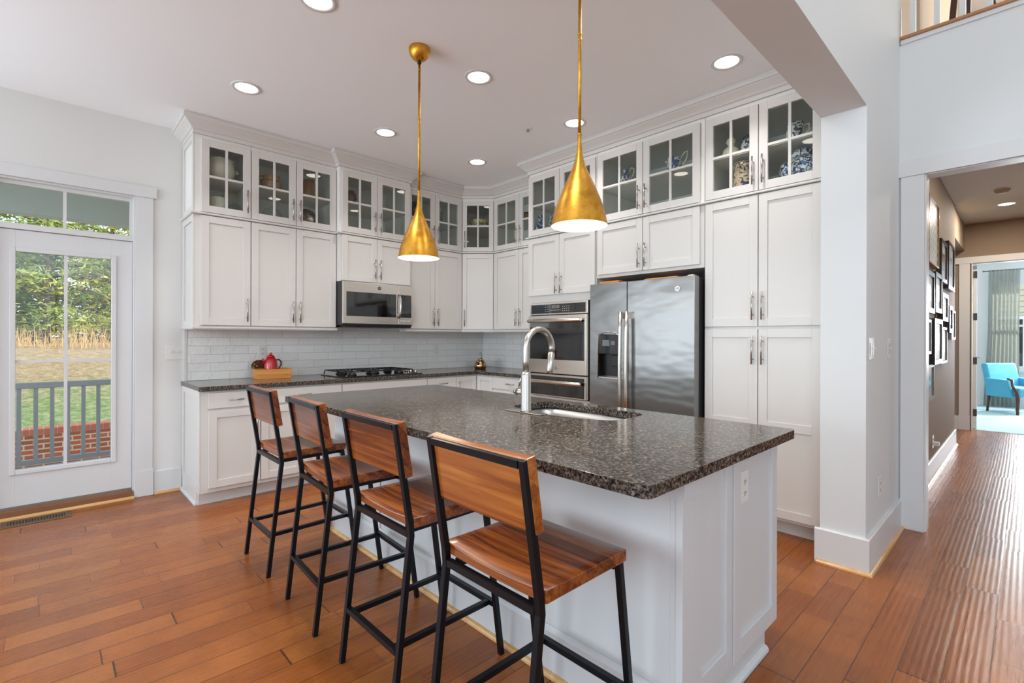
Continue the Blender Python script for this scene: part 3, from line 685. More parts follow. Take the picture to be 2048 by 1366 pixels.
B_ = B().box(0.8485, 0.860, 4.40, 4.93, 0, 0.10); struct('trim_14', B_, M_cab, 'white plinth at the end of the base cabinets')

# ------------------------------------------------------------------ countertops
b = B(); b.prism([(0.84, YW - 0.002), (0.84, 4.285), (0.855, 4.27), (3.52, 4.27), (3.52, 3.424), (XW - 0.002, 3.424), (XW - 0.002, YW - 0.002)], 0.879, 0.914)
tag(b.obj('countertop', M_granite, None, 0.004), 'speckled dark granite L-shaped countertop along the range wall', 'countertop')

# backsplash
b = B(); b.box(0.882, XW - 0.011, YW - 0.010, YW - 0.0005, 0.9145, 1.50)
struct('wall_backsplash_range', b, M_tile, 'glossy off-white handmade subway tile behind the cooktop')
b = B(); b.box(XW - 0.010, XW - 0.0005, 3.424, YW - 0.011, 0.9145, 1.50)
struct('wall_backsplash_right', b, M_tile, 'glossy off-white subway tile right of the corner')
struct('trim_15', B().box(0.862, 0.8815, YW - 0.014, YW - 0.0005, 0.9145, 1.352), M_trim, 'white end trim of the tile')

# ------------------------------------------------------------------ island
isl = thing('island_base', 'white paneled kitchen island base under the big granite top', 'island', (1.42, 0.73, 0))
IW, IL = 0.82, 2.49
B().box(0.0, IW - 0.07, 0.02, IL, 0.0, 0.112).obj('plinth', M_island, isl)
b = B(); b.box(0.0, IW, 0.02, 0.04, 0.112, 0.878); b.box(0.0, IW, IL - 0.02, IL, 0.112, 0.878); b.box(0.0, 0.02, 0.04, IL - 0.02, 0.112, 0.878); b.box(IW - 0.02, IW, 0.04, IL - 0.02, 0.112, 0.878); b.box(0.02, IW - 0.02, 0.04, IL - 0.02, 0.112, 0.13)
b.obj('carcass', M_island, isl, 0.001)
def ipanel(x0, x1, y, st, z0=0.112, z1=0.876):
    b = B(); b.box(x0, x0 + st, y, y + 0.019, z0, z1); b.box(x1 - st, x1, y, y + 0.019, z0, z1); b.box(x0 + st, x1 - st, y, y + 0.019, z0, z0 + 0.075); b.box(x0 + st, x1 - st, y, y + 0.019, z1 - 0.045, z1); b.box(x0 + st, x1 - st, y + 0.011, y + 0.019, z0 + 0.075, z1 - 0.045)
    return b.obj('end_panel', M_island, isl, 0.0015)
ipanel(0.085, 0.375, 0.0, 0.05)
ipanel(0.381, IW, -0.004, 0.06)
B().box(-0.004, 0.084, -0.004, 0.019, 0.0, 0.876).obj('corner_post', M_island, isl, 0.001)
b = B(); b.prism([(-0.02, IL), (-0.02, -0.018), (0.095, -0.018), (0.095, -0.0045), (-0.005, -0.0045), (-0.005, IL)], 0.80, 0.8765); b.obj('top_band', M_island, isl)
b = B(); b.sweep([(0.0, IL), (0.0, 0.02)], [(0.0, 0), (0.014, 0), (0.014, 0.165), (0.005, 0.185), (0.0, 0.185)]); b.obj('baseboard', M_island, isl)
for y0 in (0.62, 1.24, 1.86): B().box(-0.008, -0.0, y0, y0 + 0.06, 0.186, 0.80).obj('batten', M_island, isl, 0.001)
b = B(); b.sweep([(0.085, 0.02), (IW - 0.07, 0.02)], [(0.0, 0), (0.017, 0), (0.016, 0.012), (0.009, 0.021), (0, 0.024)]); b.obj('shoe_moulding', M_island, isl)
for k in range(4): door(isl, 0, 0.6, 0.135, 0.862, kind='panel', handle='R' if k % 2 == 0 else 'L', hz=0.72, mat=M_island)
for k, o in enumerate([c for c in kids(isl) if c.name.startswith('door')]):
    o.rotation_euler = (0, 0, PI / 2); o.location = (IW, 0.035 + 0.61 * k, 0)
struct('trim_16', B().sweep([(1.406, 3.22), (1.406, 0.75)], [(0, 0), (0.018, 0), (0.017, 0.008), (0.012, 0.015), (0.004, 0.019), (0, 0.019)]), M_shoe, 'natural wood shoe moulding along the stool side of the island')

# island top with sink cut-out
SX0, SX1, SY0, SY1 = 1.80, 2.18, 1.30, 1.98
def hole_pts(off=0.0):
    pts = []
    r = 0.08
    def arc(cx, cy, a0, a1, r, n=6):
        for i in range(n + 1):
            a = math.radians(a0 + (a1 - a0) * i / n); pts.append((cx + (r + off) * math.cos(a), cy + (r + off) * math.sin(a)))
    arc(SX1 - r, SY1 - r, 0, 90, r); arc(SX0 + 0.06 + r, SY1 - r, 90, 165, r)
    ym = (SY0 + SY1) / 2
    for i in range(1, 8):
        a = i / 8.0; yy = SY1 - r - (SY1 - SY0 - 2 * r) * a; pts.append((SX0 + 0.055 * (abs(2 * a - 1) ** 2) - off, yy))
    arc(SX0 + 0.06 + r, SY0 + r, 195, 270, r); arc(SX1 - r, SY0 + r, 270, 360, r)
    return pts
def island_top():
    bm = bmesh.new(); cr_ = 0.03
    def rc(x0, x1, y0, y1):
        p = []
        for cx, cy, a0 in ((x1 - cr_, y1 - cr_, 0), (x0 + cr_, y1 - cr_, 90), (x0 + cr_, y0 + cr_, 180), (x1 - cr_, y0 + cr_, 270)):
            for i in range(7):
                a = math.radians(a0 + 15 * i); p.append((cx + cr_ * math.cos(a), cy + cr_ * math.sin(a)))
        return p
    outer = rc(1.112, 2.276, 0.664, 3.285); inner = hole_pts()
    def ring(pts, z):
        v = [bm.verts.new((x, y, z)) for x, y in pts]; e = [bm.edges.new((v[i], v[(i + 1) % len(v)])) for i in range(len(v))]; return v, e
    vo, eo = ring(outer, 0.914); vi, ei = ring(inner, 0.914)
    bmesh.ops.triangle_fill(bm, edges=eo + ei, use_beauty=True)
    ex = bmesh.ops.extrude_face_region(bm, geom=list(bm.faces))
    for v in [g for g in ex['geom'] if isinstance(g, bmesh.types.BMVert)]: v.co.z = 0.879
    b = B(); b.bm.free(); b.bm = bm
    return b
tag(island_top().obj('countertop', M_granite, None, 0.003), 'large speckled granite island top with sink cut-out', 'countertop')
sk = thing('sink', 'stainless steel undermount sink set in the island top', 'sink', (0, 0, 0))
b = B(); pr_ = hole_pts(0.004); n = len(pr_)
rows = []
for (off, z) in ((0.02, 0.8785), (0.004, 0.8785), (0.002, 0.80), (-0.004, 0.72), (-0.03, 0.70)):
    rows.append([b.bm.verts.new((x, y, z)) for x, y in hole_pts(off)])
for a_, c_ in zip(rows, rows[1:]):
    for i in range(n):
        f = b.bm.faces.new((a_[i], a_[(i + 1) % n], c_[(i + 1) % n], c_[i])); f.smooth = True
b.bm.faces.new(rows[-1])
b.obj('basin', M_sink, sk)
b = B(); b.lathe([(0.0, 0.7015), (0.03, 0.7015), (0.045, 0.704), (0.045, 0.7012)], 1.99, 1.64, 0); b.obj('drain', M_chrome, sk)

# faucet
fc = thing('faucet', 'tall brushed gooseneck kitchen faucet standing by the island sink', 'faucet', (1.766, 1.75, 0.914))
b = B(); b.box(-0.028, 0.028, -0.125, 0.125, 0.0, 0.006); b.obj('deck_plate', M_chrome, fc, 0.003)
b = B(); b.lathe([(0.0, 0.006), (0.030, 0.006), (0.028, 0.014), (0.0255, 0.018), (0.025, 0.19), (0.018, 0.205), (0.0, 0.205)]); b.obj('body', M_chrome, fc)
dirx, diry = 1.0, 0.0
pts = [(0, 0, 0.20), (0, 0, 0.26), (0, 0, 0.325)]
R_ = 0.098
for i in range(1, 15):
    a = PI - PI * 1.08 * i / 14; pts.append(((R_ + R_ * math.cos(a)), 0, 0.325 + R_ * math.sin(a)))
b = B(); b.tube(pts, 0.0158, 16); b.obj('spout', M_chrome, fc)
e = Vector(pts[-1]); d = (Vector(pts[-1]) - Vector(pts[-2])).normalized()
b = B(); b.tube([e, e + d * 0.004, e + d * 0.006, e + d * 0.1, e + d * 0.112], [0.0165, 0.0165, 0.0185, 0.0178, 0.014], 16); b.obj('spray_head', M_chrome, fc)
b = B(); b.cyl((0, 0.02, 0.10), (0, 0.062, 0.10), 0.019, 16); b.cyl((0, 0.062, 0.10), (0, 0.082, 0.10), 0.012, 12)
b.tube([(0, 0.05, 0.112), (0.0, 0.044, 0.15), (0, 0.016, 0.20)], [0.006, 0.0055, 0.005], 10); b.obj('lever', M_chrome, fc)

# ------------------------------------------------------------------ bar stools
def make_stool(label, loc, rz):
    t = thing('bar_stool', label, 'stool', loc, rz, 'wood and black metal bar stools at the island')
    h = 0.0102
    def bez(p): return p
    for sy in (1, -1):
        y = sy * 0.197
        b = B(); b.tube([(-0.252, y, 0.0), (-0.190, y, 0.555), (-0.184, y, 0.60), (-0.188, y, 0.645), (-0.245, y, 0.998)], h, square=True, ref=(0, 1, 0)); b.obj('leg', M_iron, t, 0.0015)
        b = B(); b.tube([(0.245, y, 0.0), (0.158, y, 0.628)], h, square=True, ref=(0, 1, 0)); b.obj('leg', M_iron, t, 0.0015)
    b = B()
    b.tube([(-0.2435, -0.184, 0.986), (-0.2435, 0.184, 0.986)], h, square=True, ref=(-0.16, 0, 0.987)); b.obj('back_rail', M_iron, t)
    b = B(); b.tube([(-0.184, -0.184, 0.604), (-0.184, 0.184, 0.604)], h, square=True); b.tube([(0.160, -0.184, 0.610), (0.160, 0.184, 0.610)], h, square=True)
    for sy in (1, -1): b.tube([(-0.171, sy * 0.16, 0.608), (0.148, sy * 0.16, 0.612)], h, square=True)
    b.obj('seat_frame', M_iron, t)
    b = B(); b.tube([(-0.229, -0.184, 0.208), (-0.229, 0.184, 0.208)], h, square=True); b.obj('foot_rail', M_iron, t)
    b = B(); b.tube([(0.216, -0.184, 0.212), (0.216, 0.184, 0.212)], h, square=True); b.obj('foot_rail', M_iron, t)
    for sy in (1, -1):
        b = B(); b.tube([(-0.216, sy * 0.157, 0.208), (0.203, sy * 0.157, 0.212)], h * 0.95, square=True); b.obj('stretcher', M_iron, t)
    # saddle seat
    b = B(); N = 12; rows = []
    for i in range(N + 1):
        y = -0.213 + 0.426 * i / N; u = 2 * i / N - 1; row = []
        for x in (-0.178, -0.12, 0.0, 0.12, 0.176):
            k = max(0.0, 1 - (x + 0.178) / 0.30); dip = 0.014 * (1 - u * u) * k
            row.append((x, y, 0.6625 - dip, 0.6275 - dip * 0.35))
        rows.append(row)
    top = [[b.bm.verts.new((x, y, z)) for x, y, z, _ in r] for r in rows]; bot = [[b.bm.verts.new((x, y, z)) for x, y, _, z in r] for r in rows]
    m_ = len(rows[0])
    for i in range(N):
        for j in range(m_ - 1):
            f = b.bm.faces.new((top[i][j], top[i][j + 1], top[i + 1][j + 1], top[i + 1][j])); f.smooth = True
            f = b.bm.faces.new((bot[i][j], bot[i + 1][j], bot[i + 1][j + 1], bot[i][j + 1])); f.smooth = True
        b.bm.faces.new((top[i][0], top[i + 1][0], bot[i + 1][0], bot[i][0])); b.bm.faces.new((top[i][-1], bot[i][-1], bot[i + 1][-1], top[i + 1][-1]))
    for j in range(m_ - 1):
        b.bm.faces.new((top[0][j], bot[0][j], bot[0][j + 1], top[0][j + 1])); b.bm.faces.new((top[N][j], top[N][j + 1], bot[N][j + 1], bot[N][j]))
    b.obj('seat', M_stoolwood, t, 0.003)
    # curved back board in front of the frame
    b = B(); N = 10; secs = []
    dx = math.sin(math.radians(9.2)); dz = math.cos(math.radians(9.2))
    base = Vector((-0.2125, 0, 0.805))
    for i in range(N + 1):
        y = -0.208 + 0.416 * i / N; u = 2 * i / N - 1; bow = 0.010 * (1 - u * u)
        n_ = Vector((dz, 0, dx)); a_ = Vector((-dx, 0, dz))
        p0 = base + Vector((0, y, 0)) ; L = 0.198
        secs.append([p0 + n_ * 0.0, p0 + a_ * L, p0 + a_ * L + n_ * (0.032 - bow), p0 + n_ * (0.032 - bow)])
    vs = [[b.bm.verts.new(q) for q in s_] for s_ in secs]
    for i in range(N):
        for k in range(4): b.bm.faces.new((vs[i][k], vs[i + 1][k], vs[i + 1][(k + 1) % 4], vs[i][(k + 1) % 4]))
    b.bm.faces.new(vs[0][::-1]); b.bm.faces.new(vs[-1]); b.obj('backrest', M_stoolwood, t, 0.003)
    return t
st = make_stool('bar stool farthest from the camera, nearest the range cabinets', (1.127, 3.01, 0), 0)
dup(st, (1.113, 2.305, 0), -0.055, 'second bar stool from the range cabinets, slightly turned')
dup(st, (1.112, 1.68, 0), 0.0, 'third bar stool from the range cabinets, next to the nearest one')
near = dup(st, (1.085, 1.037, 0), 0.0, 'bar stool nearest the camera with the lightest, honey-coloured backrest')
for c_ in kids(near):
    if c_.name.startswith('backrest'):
        c_.data = c_.data.copy(); c_.data.materials[0] = M_stoolwood_sheen

# ------------------------------------------------------------------ refrigerator (front faces -x)
fr = thing('refrigerator', 'stainless steel side-by-side refrigerator with ice and water dispenser', 'refrigerator', (3.355, 2.56, 0), -PI / 2)
# local x: 0..0.925 toward -y world ; local y: depth
B().box(0.006, 0.918, 0.075, 0.78, 0.02, 1.735).obj('body', M_darkgrey, fr, 0.003)
B().box(0.03, 0.90, 0.08, 0.6, 0.0, 0.02).obj('base', M_black, fr)
def fdoor(x0, x1, dispenser=False):
    b = B()
    if dispenser:
        dx0, dx1, dz0, dz1 = 0.088, 0.300, 0.965, 1.325
        b.box(x0, dx0, 0.0, 0.07, 0.06, 1.742); b.box(dx1, x1, 0.0, 0.07, 0.06, 1.742); b.box(dx0, dx1, 0.0, 0.07, 0.06, dz0); b.box(dx0, dx1, 0.0, 0.07, dz1, 1.742)
        b.box(dx0, dx1, 0.06, 0.07, dz0, dz1)
    else: b.box(x0, x1, 0.0, 0.07, 0.06, 1.742)
    return b.obj('door', M_steel, fr, 0 if dispenser else 0.004)
d1 = fdoor(0.0, 0.361, True); d2 = fdoor(0.366, 0.925)
b = B(); b.box(0.094, 0.294, 0.058, 0.0595, 0.975, 1.16); b.box(0.094, 0.0965, 0.004, 0.058, 0.975, 1.16); b.box(0.2915, 0.294, 0.004, 0.058, 0.975, 1.16); b.obj('dispenser_recess', M_black, d1)
b = B(); b.box(0.094, 0.294, -0.003, 0.058, 1.16, 1.318); b.obj('dispenser_panel', M_blackglass, d1, 0.003)
b = B(); b.box(0.13, 0.20, -0.0045, -0.003, 1.225, 1.275); b.box(0.215, 0.255, -0.0045, -0.003, 1.235, 1.268); b.obj('display', M_display, d1)
b = B(); b.tube([(0.085, -0.004, 0.96)] + [(0.085 + 0.006, -0.004, 1.30), (0.12, -0.004, 1.333), (0.194, -0.004, 1.342), (0.268, -0.004, 1.333), (0.297, -0.004, 1.30), (0.303, -0.004, 0.96), (0.085, -0.004, 0.96)], 0.0045, 8); b.obj('dispenser_trim', M_chrome, d1)
b = B(); b.box(0.096, 0.292, -0.012, 0.055, 0.958, 0.972); b.obj('drip_tray', M_steelflat, d1, 0.002)
b = B(); b.box(0.205, 0.275, 0.012, 0.05, 1.06, 1.15); b.obj('dispenser_paddle', M_black, d1, 0.004)
def fhandle(par, x):
    b = B(); pts = [(x, -0.052, 0.62), (x, -0.056, 0.85), (x, -0.060, 1.10), (x, -0.056, 1.36), (x, -0.046, 1.50)]
    b.tube(pts, [0.0145, 0.015, 0.015, 0.0145, 0.013], 12)
    for z in (0.66, 1.47): b.box(x - 0.011, x + 0.011, -0.046, 0.0, z - 0.025, z + 0.025)
    return b.obj('handle', M_steelflat, par)
fhandle(d1, 0.335); fhandle(d2, 0.392)
b = B(); b.cyl((0.795, 0.0, 1.655), (0.795, -0.004, 1.655), 0.020, 24); bd_ = b.obj('badge', M_chrome, d2)
text('badge_letters', 'GE', 0.02, M_darkgrey, d2, (0.795, -0.0045, 1.655), (PI / 2, 0, 0))
b = B(); b.box(0.86, 0.905, 0.02, 0.09, 1.742, 1.752); b.obj('hinge_cover', M_steelflat, fr, 0.002)
# things on the refrigerator
tag(B().box(3.45, 3.75, 2.34, 2.535, 1.7355, 1.772).obj('cutting_board', M_board, None, 0.004), 'light wooden cutting board lying on the left of the refrigerator top', 'cutting board')
tag(B().box(3.47, 3.80, 1.83, 2.12, 1.7355, 1.766).obj('cutting_board', M_board, None, 0.01), 'darker-edged wooden board lying in the middle of the refrigerator top', 'cutting board')

# ------------------------------------------------------------------ wall oven (double)
ov = thing('wall_oven', 'stainless double wall oven with black glass doors', 'oven', (3.475, 3.378, 0), -PI / 2)
OW = 0.708
B().box(0.005, OW - 0.005, 0.001, 0.56, 0.735, 1.625).obj('body', M_darkgrey, ov)
b = B(); b.box(0, OW, -0.012, 0.0, 1.51, 1.628); cp = b.obj('control_panel', M_steelflat, ov, 0.003)
b = B(); b.box(0.022, OW - 0.022, -0.0145, -0.0125, 1.522, 1.608); b.obj('control_glass', M_blackglass, cp)
b = B(); b.box(0.29, 0.34, -0.0152, -0.0146, 1.567, 1.598); b.box(0.345, 0.385, -0.0152, -0.0146, 1.567, 1.598); b.obj('display', M_display, cp)
b = B()
for xx in [0.205 + 0.022 * i for i in range(3)] + [0.42 + 0.024 * i for i in range(4)]:
    for zz in (1.54, 1.56, 1.58): b.box(xx, xx + 0.008, -0.0152, -0.0146, zz, zz + 0.005)
for i in range(7): b.box(0.28 + 0.018 * i, 0.289 + 0.018 * i, -0.0152, -0.0146, 1.548, 1.553)
b.obj('key_marks', M_mark, cp)
def odoor(z0, z1, wz0, wz1, hz):
    b = B(); b.box(0, OW, -0.030, 0.0, z0, z1); dd = b.obj('door', M_steelflat, ov, 0.003)
    b = B(); b.box(0.022, OW - 0.022, -0.033, -0.0305, wz0, wz1); b.obj('window', M_blackglass, dd, 0.001)
    b = B(); b.tube([(0.022, -0.062, hz), (0.035, -0.064, hz), (OW - 0.05, -0.064, hz), (OW - 0.035, -0.062, hz)], [0.015, 0.0185, 0.0185, 0.015], 14)
    for xx in (0.04, OW - 0.06): b.box(xx - 0.012, xx + 0.012, -0.062, -0.030, hz - 0.011, hz + 0.011)
    b.obj('handle', M_steelflat, dd)
    return dd
o1 = odoor(0.958, 1.502, 1.088, 1.452, 1.452); o2 = odoor(0.74, 0.948, 0.75, 0.93, 0.880)
B().box(0.0, OW, -0.006, 0.0, 0.948, 0.958).obj('vent_gap', M_black, ov)
b = B(); b.cyl((0.36, -0.0305, 1.01), (0.36, -0.034, 1.01), 0.016, 20); b.obj('badge', M_chrome, o1)
text('badge_letters', 'GE', 0.016, M_darkgrey, o1, (0.36, -0.0345, 1.01), (PI / 2, 0, 0))

# ------------------------------------------------------------------ microwave
mw = thing('microwave', 'stainless over-the-range microwave with black glass door', 'microwave', (2.014, 4.42, 0), 0)
B().box(0.0, 0.757, 0.0, 0.52, 1.405, 1.8215).obj('body', M_darkgrey, mw, 0.002)
b = B(); b.box(0.0, 0.585, -0.022, -0.001, 1.42, 1.818); md = b.obj('door', M_steelflat, mw, 0.003)
b = B(); b.box(0.035, 0.560, -0.0245, -0.0225, 1.492, 1.722); b.obj('window', M_blackglass, md)
b = B(); b.tube([(0.592, -0.03, 1.485), (0.592, -0.056, 1.53), (0.592, -0.060, 1.60), (0.592, -0.056, 1.68), (0.592, -0.03, 1.725)], [0.010, 0.011, 0.012, 0.011, 0.010], 12)
b.obj('handle', M_chrome, md)
b = B(); b.box(0.588, 0.757, -0.022, -0.001, 1.42, 1.818); mp_ = b.obj('control_panel', M_steelflat, mw, 0.003)
b = B(); b.box(0.612, 0.735, -0.0245, -0.0225, 1.492, 1.722); b.obj('control_glass', M_blackglass, mp_)
b = B()
for i in range(4):
    for j in range(7): b.box(0.632 + 0.024 * i, 0.640 + 0.024 * i, -0.0252, -0.0246, 1.515 + 0.022 * j, 1.518 + 0.022 * j)
b.obj('key_marks', M_display, mp_)
b = B()
for i in range(6): b.box(0.608 + 0.021 * i, 0.618 + 0.021 * i, -0.0228, -0.0222, 1.452, 1.464)
b.obj('badge', M_plastic, mp_)
b = B(); b.cyl((0.375, -0.0222, 1.772), (0.375, -0.026, 1.772), 0.016, 20); b.obj('badge', M_darkgrey, md)
text('badge_letters', 'GE', 0.016, M_mark, md, (0.375, -0.0262, 1.772), (PI / 2, 0, 0))
b = B(); b.box(0.02, 0.74, -0.01, 0.45, 1.386, 1.404); b.obj('vent_underside', M_black, mw, 0.002)

# ------------------------------------------------------------------ cooktop
ck = thing('cooktop', 'black five-burner gas cooktop set in the granite counter', 'cooktop', (1.99, 4.34, 0.914))
B().box(0, 0.86, 0, 0.50, 0.0, 0.010).obj('surface', M_blackglass, ck, 0.004)
bp = [(0.15, 0.13, 0.035), (0.15, 0.36, 0.045), (0.43, 0.25, 0.055), (0.66, 0.13, 0.04), (0.66, 0.36, 0.035)]
for x, y, r in bp:
    b = B(); b.lathe([(0, 0.010), (r * 1.25, 0.010), (r * 1.2, 0.020), (r, 0.022), (r, 0.030), (r * 0.8, 0.034), (0, 0.034)], x, y, 0, 24); b.obj('burner', M_castiron, ck)
for gx0, gx1 in ((0.02, 0.285), (0.295, 0.565), (0.575, 0.77)):
    b = B(); h = 0.0055; zt = 0.050
    for yy in (0.03, 0.47): b.tube([(gx0, yy, 0.012), (gx0 + 0.012, yy, zt), (gx1 - 0.012, yy, zt), (gx1, yy, 0.012)], h, 8)
    for xx in (gx0 + 0.012, gx1 - 0.012): b.tube([(xx, 0.03, zt), (xx, 0.47, zt)], h, 8)
    xm = (gx0 + gx1) / 2
    b.tube([(xm, 0.03, zt), (xm, 0.47, zt)], h, 8)
    for yy in (0.13, 0.25, 0.36): b.tube([(gx0 + 0.012, yy, zt), (gx0 + 0.07, yy, zt + 0.007), (gx0 + 0.085, yy, zt - 0.012)], h, 8); b.tube([(gx1 - 0.012, yy, zt), (gx1 - 0.07, yy, zt + 0.007), (gx1 - 0.085, yy, zt - 0.012)], h, 8)
    b.obj('grate', M_castiron, ck)
for k in range(5):
    b = B(); b.lathe([(0, 0.010), (0.019, 0.010), (0.018, 0.022), (0.015, 0.034), (0, 0.035)], 0.815, 0.06 + 0.092 * k, 0, 18); b.obj('knob', M_nickel, ck)

# ------------------------------------------------------------------ counter items
bx = thing('bamboo_box', 'open bamboo tray box on the counter holding the red teapot', 'box', (1.355, 4.70, 0.9142), math.radians(-3))
b = B(); L_, D_, H_ = 0.30, 0.155, 0.088
b.box(0, L_, 0, 0.012, 0, H_); b.box(0, L_, D_ - 0.012, D_, 0, H_); b.box(0, 0.012, 0.012, D_ - 0.012, 0, H_); b.box(L_ - 0.012, L_, 0.012, D_ - 0.012, 0, H_); b.box(0.012, L_ - 0.012, 0.012, D_ - 0.012, 0, 0.012)
b.obj('tray', M_bamboo, bx, 0.0015)
for xx in (0.04, 0.26):
    B().box(xx - 0.003, xx + 0.003, -0.001, 0.0, 0.03, 0.036).obj('peg', M_darkwood, bx)
tp = thing('teapot', 'red enamel teapot standing in the bamboo box', 'teapot', (1.500, 4.765, 0.9265), 0)
b = B(); b.lathe([(0, 0), (0.052, 0), (0.056, 0.01), (0.056, 0.06), (0.055, 0.11), (0.051, 0.14), (0.043, 0.165), (0.030, 0.182), (0.0, 0.186)], 0, 0, 0, 32); b.obj('body', M_red, tp)
b = B(); b.lathe([(0, 0.1862), (0.034, 0.183), (0.028, 0.194), (0.014, 0.202), (0.009, 0.208), (0.013, 0.217), (0.0, 0.224)], 0, 0, 0, 24); b.obj('lid', M_red, tp)
b = B(); b.tube([(0.048, 0.0, 0.155), (0.072, 0, 0.156), (0.090, 0, 0.135), (0.088, 0, 0.105), (0.068, 0, 0.075), (0.054, 0, 0.066)], 0.0065, 10); b.obj('handle', M_darkred, tp)
b = B(); b.tube([(-0.045, 0, 0.13), (-0.066, 0, 0.155), (-0.074, 0, 0.170)], [0.014, 0.010, 0.007], 12); b.obj('spout', M_red, tp)
b = B(); b.lathe([(0, 0), (0.05, 0.002), (0.075, 0.008), (0.077, 0.012), (0.05, 0.008), (0, 0.006)], 0, 0, 0, 36)
o = tag(b.obj('plate', M_trivet, None), 'round dark mosaic-patterned plate leaning behind the red teapot', 'plate'); o.rotation_euler = (PI / 2 - 0.25, 0, 0); o.location = (1.44, 4.885, 1.003)
kt = thing('kettle', 'small copper-toned kettle in the counter corner', 'kettle', (3.81, 4.55, 0.9145), 0.6)
b = B(); b.lathe([(0, 0), (0.062, 0), (0.072, 0.015), (0.074, 0.045), (0.066, 0.075), (0.048, 0.097), (0.038, 0.102), (0, 0.103)], 0, 0, 0, 32); b.obj('body', M_copper, kt)
b = B(); b.lathe([(0, 0.1035), (0.037, 0.1035), (0.036, 0.114), (0.026, 0.124), (0.010, 0.130), (0.007, 0.138), (0.011, 0.146), (0, 0.15)], 0, 0, 0, 24); b.obj('lid', M_steelflat, kt)
b = B(); b.tube([(0.055, 0, 0.09), (0.058, 0, 0.15), (0.035, 0, 0.19), (0, 0, 0.203), (-0.035, 0, 0.19), (-0.058, 0, 0.15), (-0.055, 0, 0.09)], 0.0035, 8); b.obj('handle', M_chrome, kt)
b = B(); b.tube([(-0.06, 0, 0.05), (-0.09, 0, 0.08), (-0.105, 0, 0.105)], [0.014, 0.010, 0.007], 10); b.obj('spout', M_copper, kt)

# ------------------------------------------------------------------ outlets and switches
def outlet(label, loc, rz, w=0.072, h=0.118, n=1, kind='outlet'):
    t = thing('wall_outlet' if kind == 'outlet' else 'light_switch', label, 'outlet' if kind == 'outlet' else 'switch', loc, rz)
    B().box(-w / 2, w / 2, -0.005, -0.0005, -h / 2, h / 2).obj('cover_plate', M_plastic, t, 0.002)
    if kind == 'outlet':
        for s_ in (1, -1):
            r = B().box(-0.017, 0.017, -0.0075, -0.005, s_ * 0.021 - 0.014, s_ * 0.021 + 0.014).obj('receptacle', M_plastic, t, 0.002)
            b = B(); b.box(-0.009, -0.006, -0.0082, -0.0074, s_ * 0.021 - 0.004, s_ * 0.021 + 0.006); b.box(0.006, 0.009, -0.0082, -0.0074, s_ * 0.021 - 0.004, s_ * 0.021 + 0.006); b.box(-0.002, 0.002, -0.0082, -0.0074, s_ * 0.021 - 0.011, s_ * 0.021 - 0.007); b.obj('slots', M_darkgrey, r)
    elif kind == 'toggle':
        for k in range(n):
            x = (k - (n - 1) / 2) * 0.046; B().box(x - 0.004, x + 0.004, -0.018, -0.005, 0.0, 0.012).obj('toggle', M_plastic, t)
    else:
        for k in range(n):
            x = (k - (n - 1) / 2) * 0.046; B().box(x - 0.017, x + 0.017, -0.008, -0.005, -0.034, 0.034).obj('rocker', M_switch, t, 0.001)
            B().box(x - 0.003, x + 0.003, -0.02, -0.008, 0.0, 0.006).obj('toggle', M_plastic, t)
    return t
outlet('outlet in the tile partly hidden by the red teapot', (1.478, YW - 0.010, 1.157), 0)
outlet('outlet in the tile right of the cooktop', (3.44, YW - 0.010, 1.137), 0)
outlet('outlet in the tile of the short wall beside the kettle', (XW - 0.010, 4.02, 1.15), -PI / 2)
outlet('triple toggle switch plate on the wall beside the porch door', (0.817, YW, 1.157), 0, 0.165, 0.118, 3, 'toggle')
outlet('wider rocker switch on the grey wall end, nearer the corner', (3.385, YG, 1.235), 0, 0.13, 0.122, 2, 'rocker')
outlet('narrower rocker switch on the grey wall end, nearer the hall casing', (3.90, YG, 1.23), 0, 0.09, 0.118, 1, 'rocker')
outlet('outlet low on the grey wall end above the baseboard', (3.62, YG, 0.41), 0, 0.072, 0.118)
outlet('outlet on the end panel of the island under the granite', (1.905, 0.737, 0.735), 0, 0.085, 0.118)
o = outlet('outlet low on the taupe hall wall with a plug-in night light', (6.03, YG, 0.33), 0)
B().box(-0.02, 0.02, -0.05, -0.0085, -0.035, 0.0).obj('night_light', M_plastic, o, 0.004)

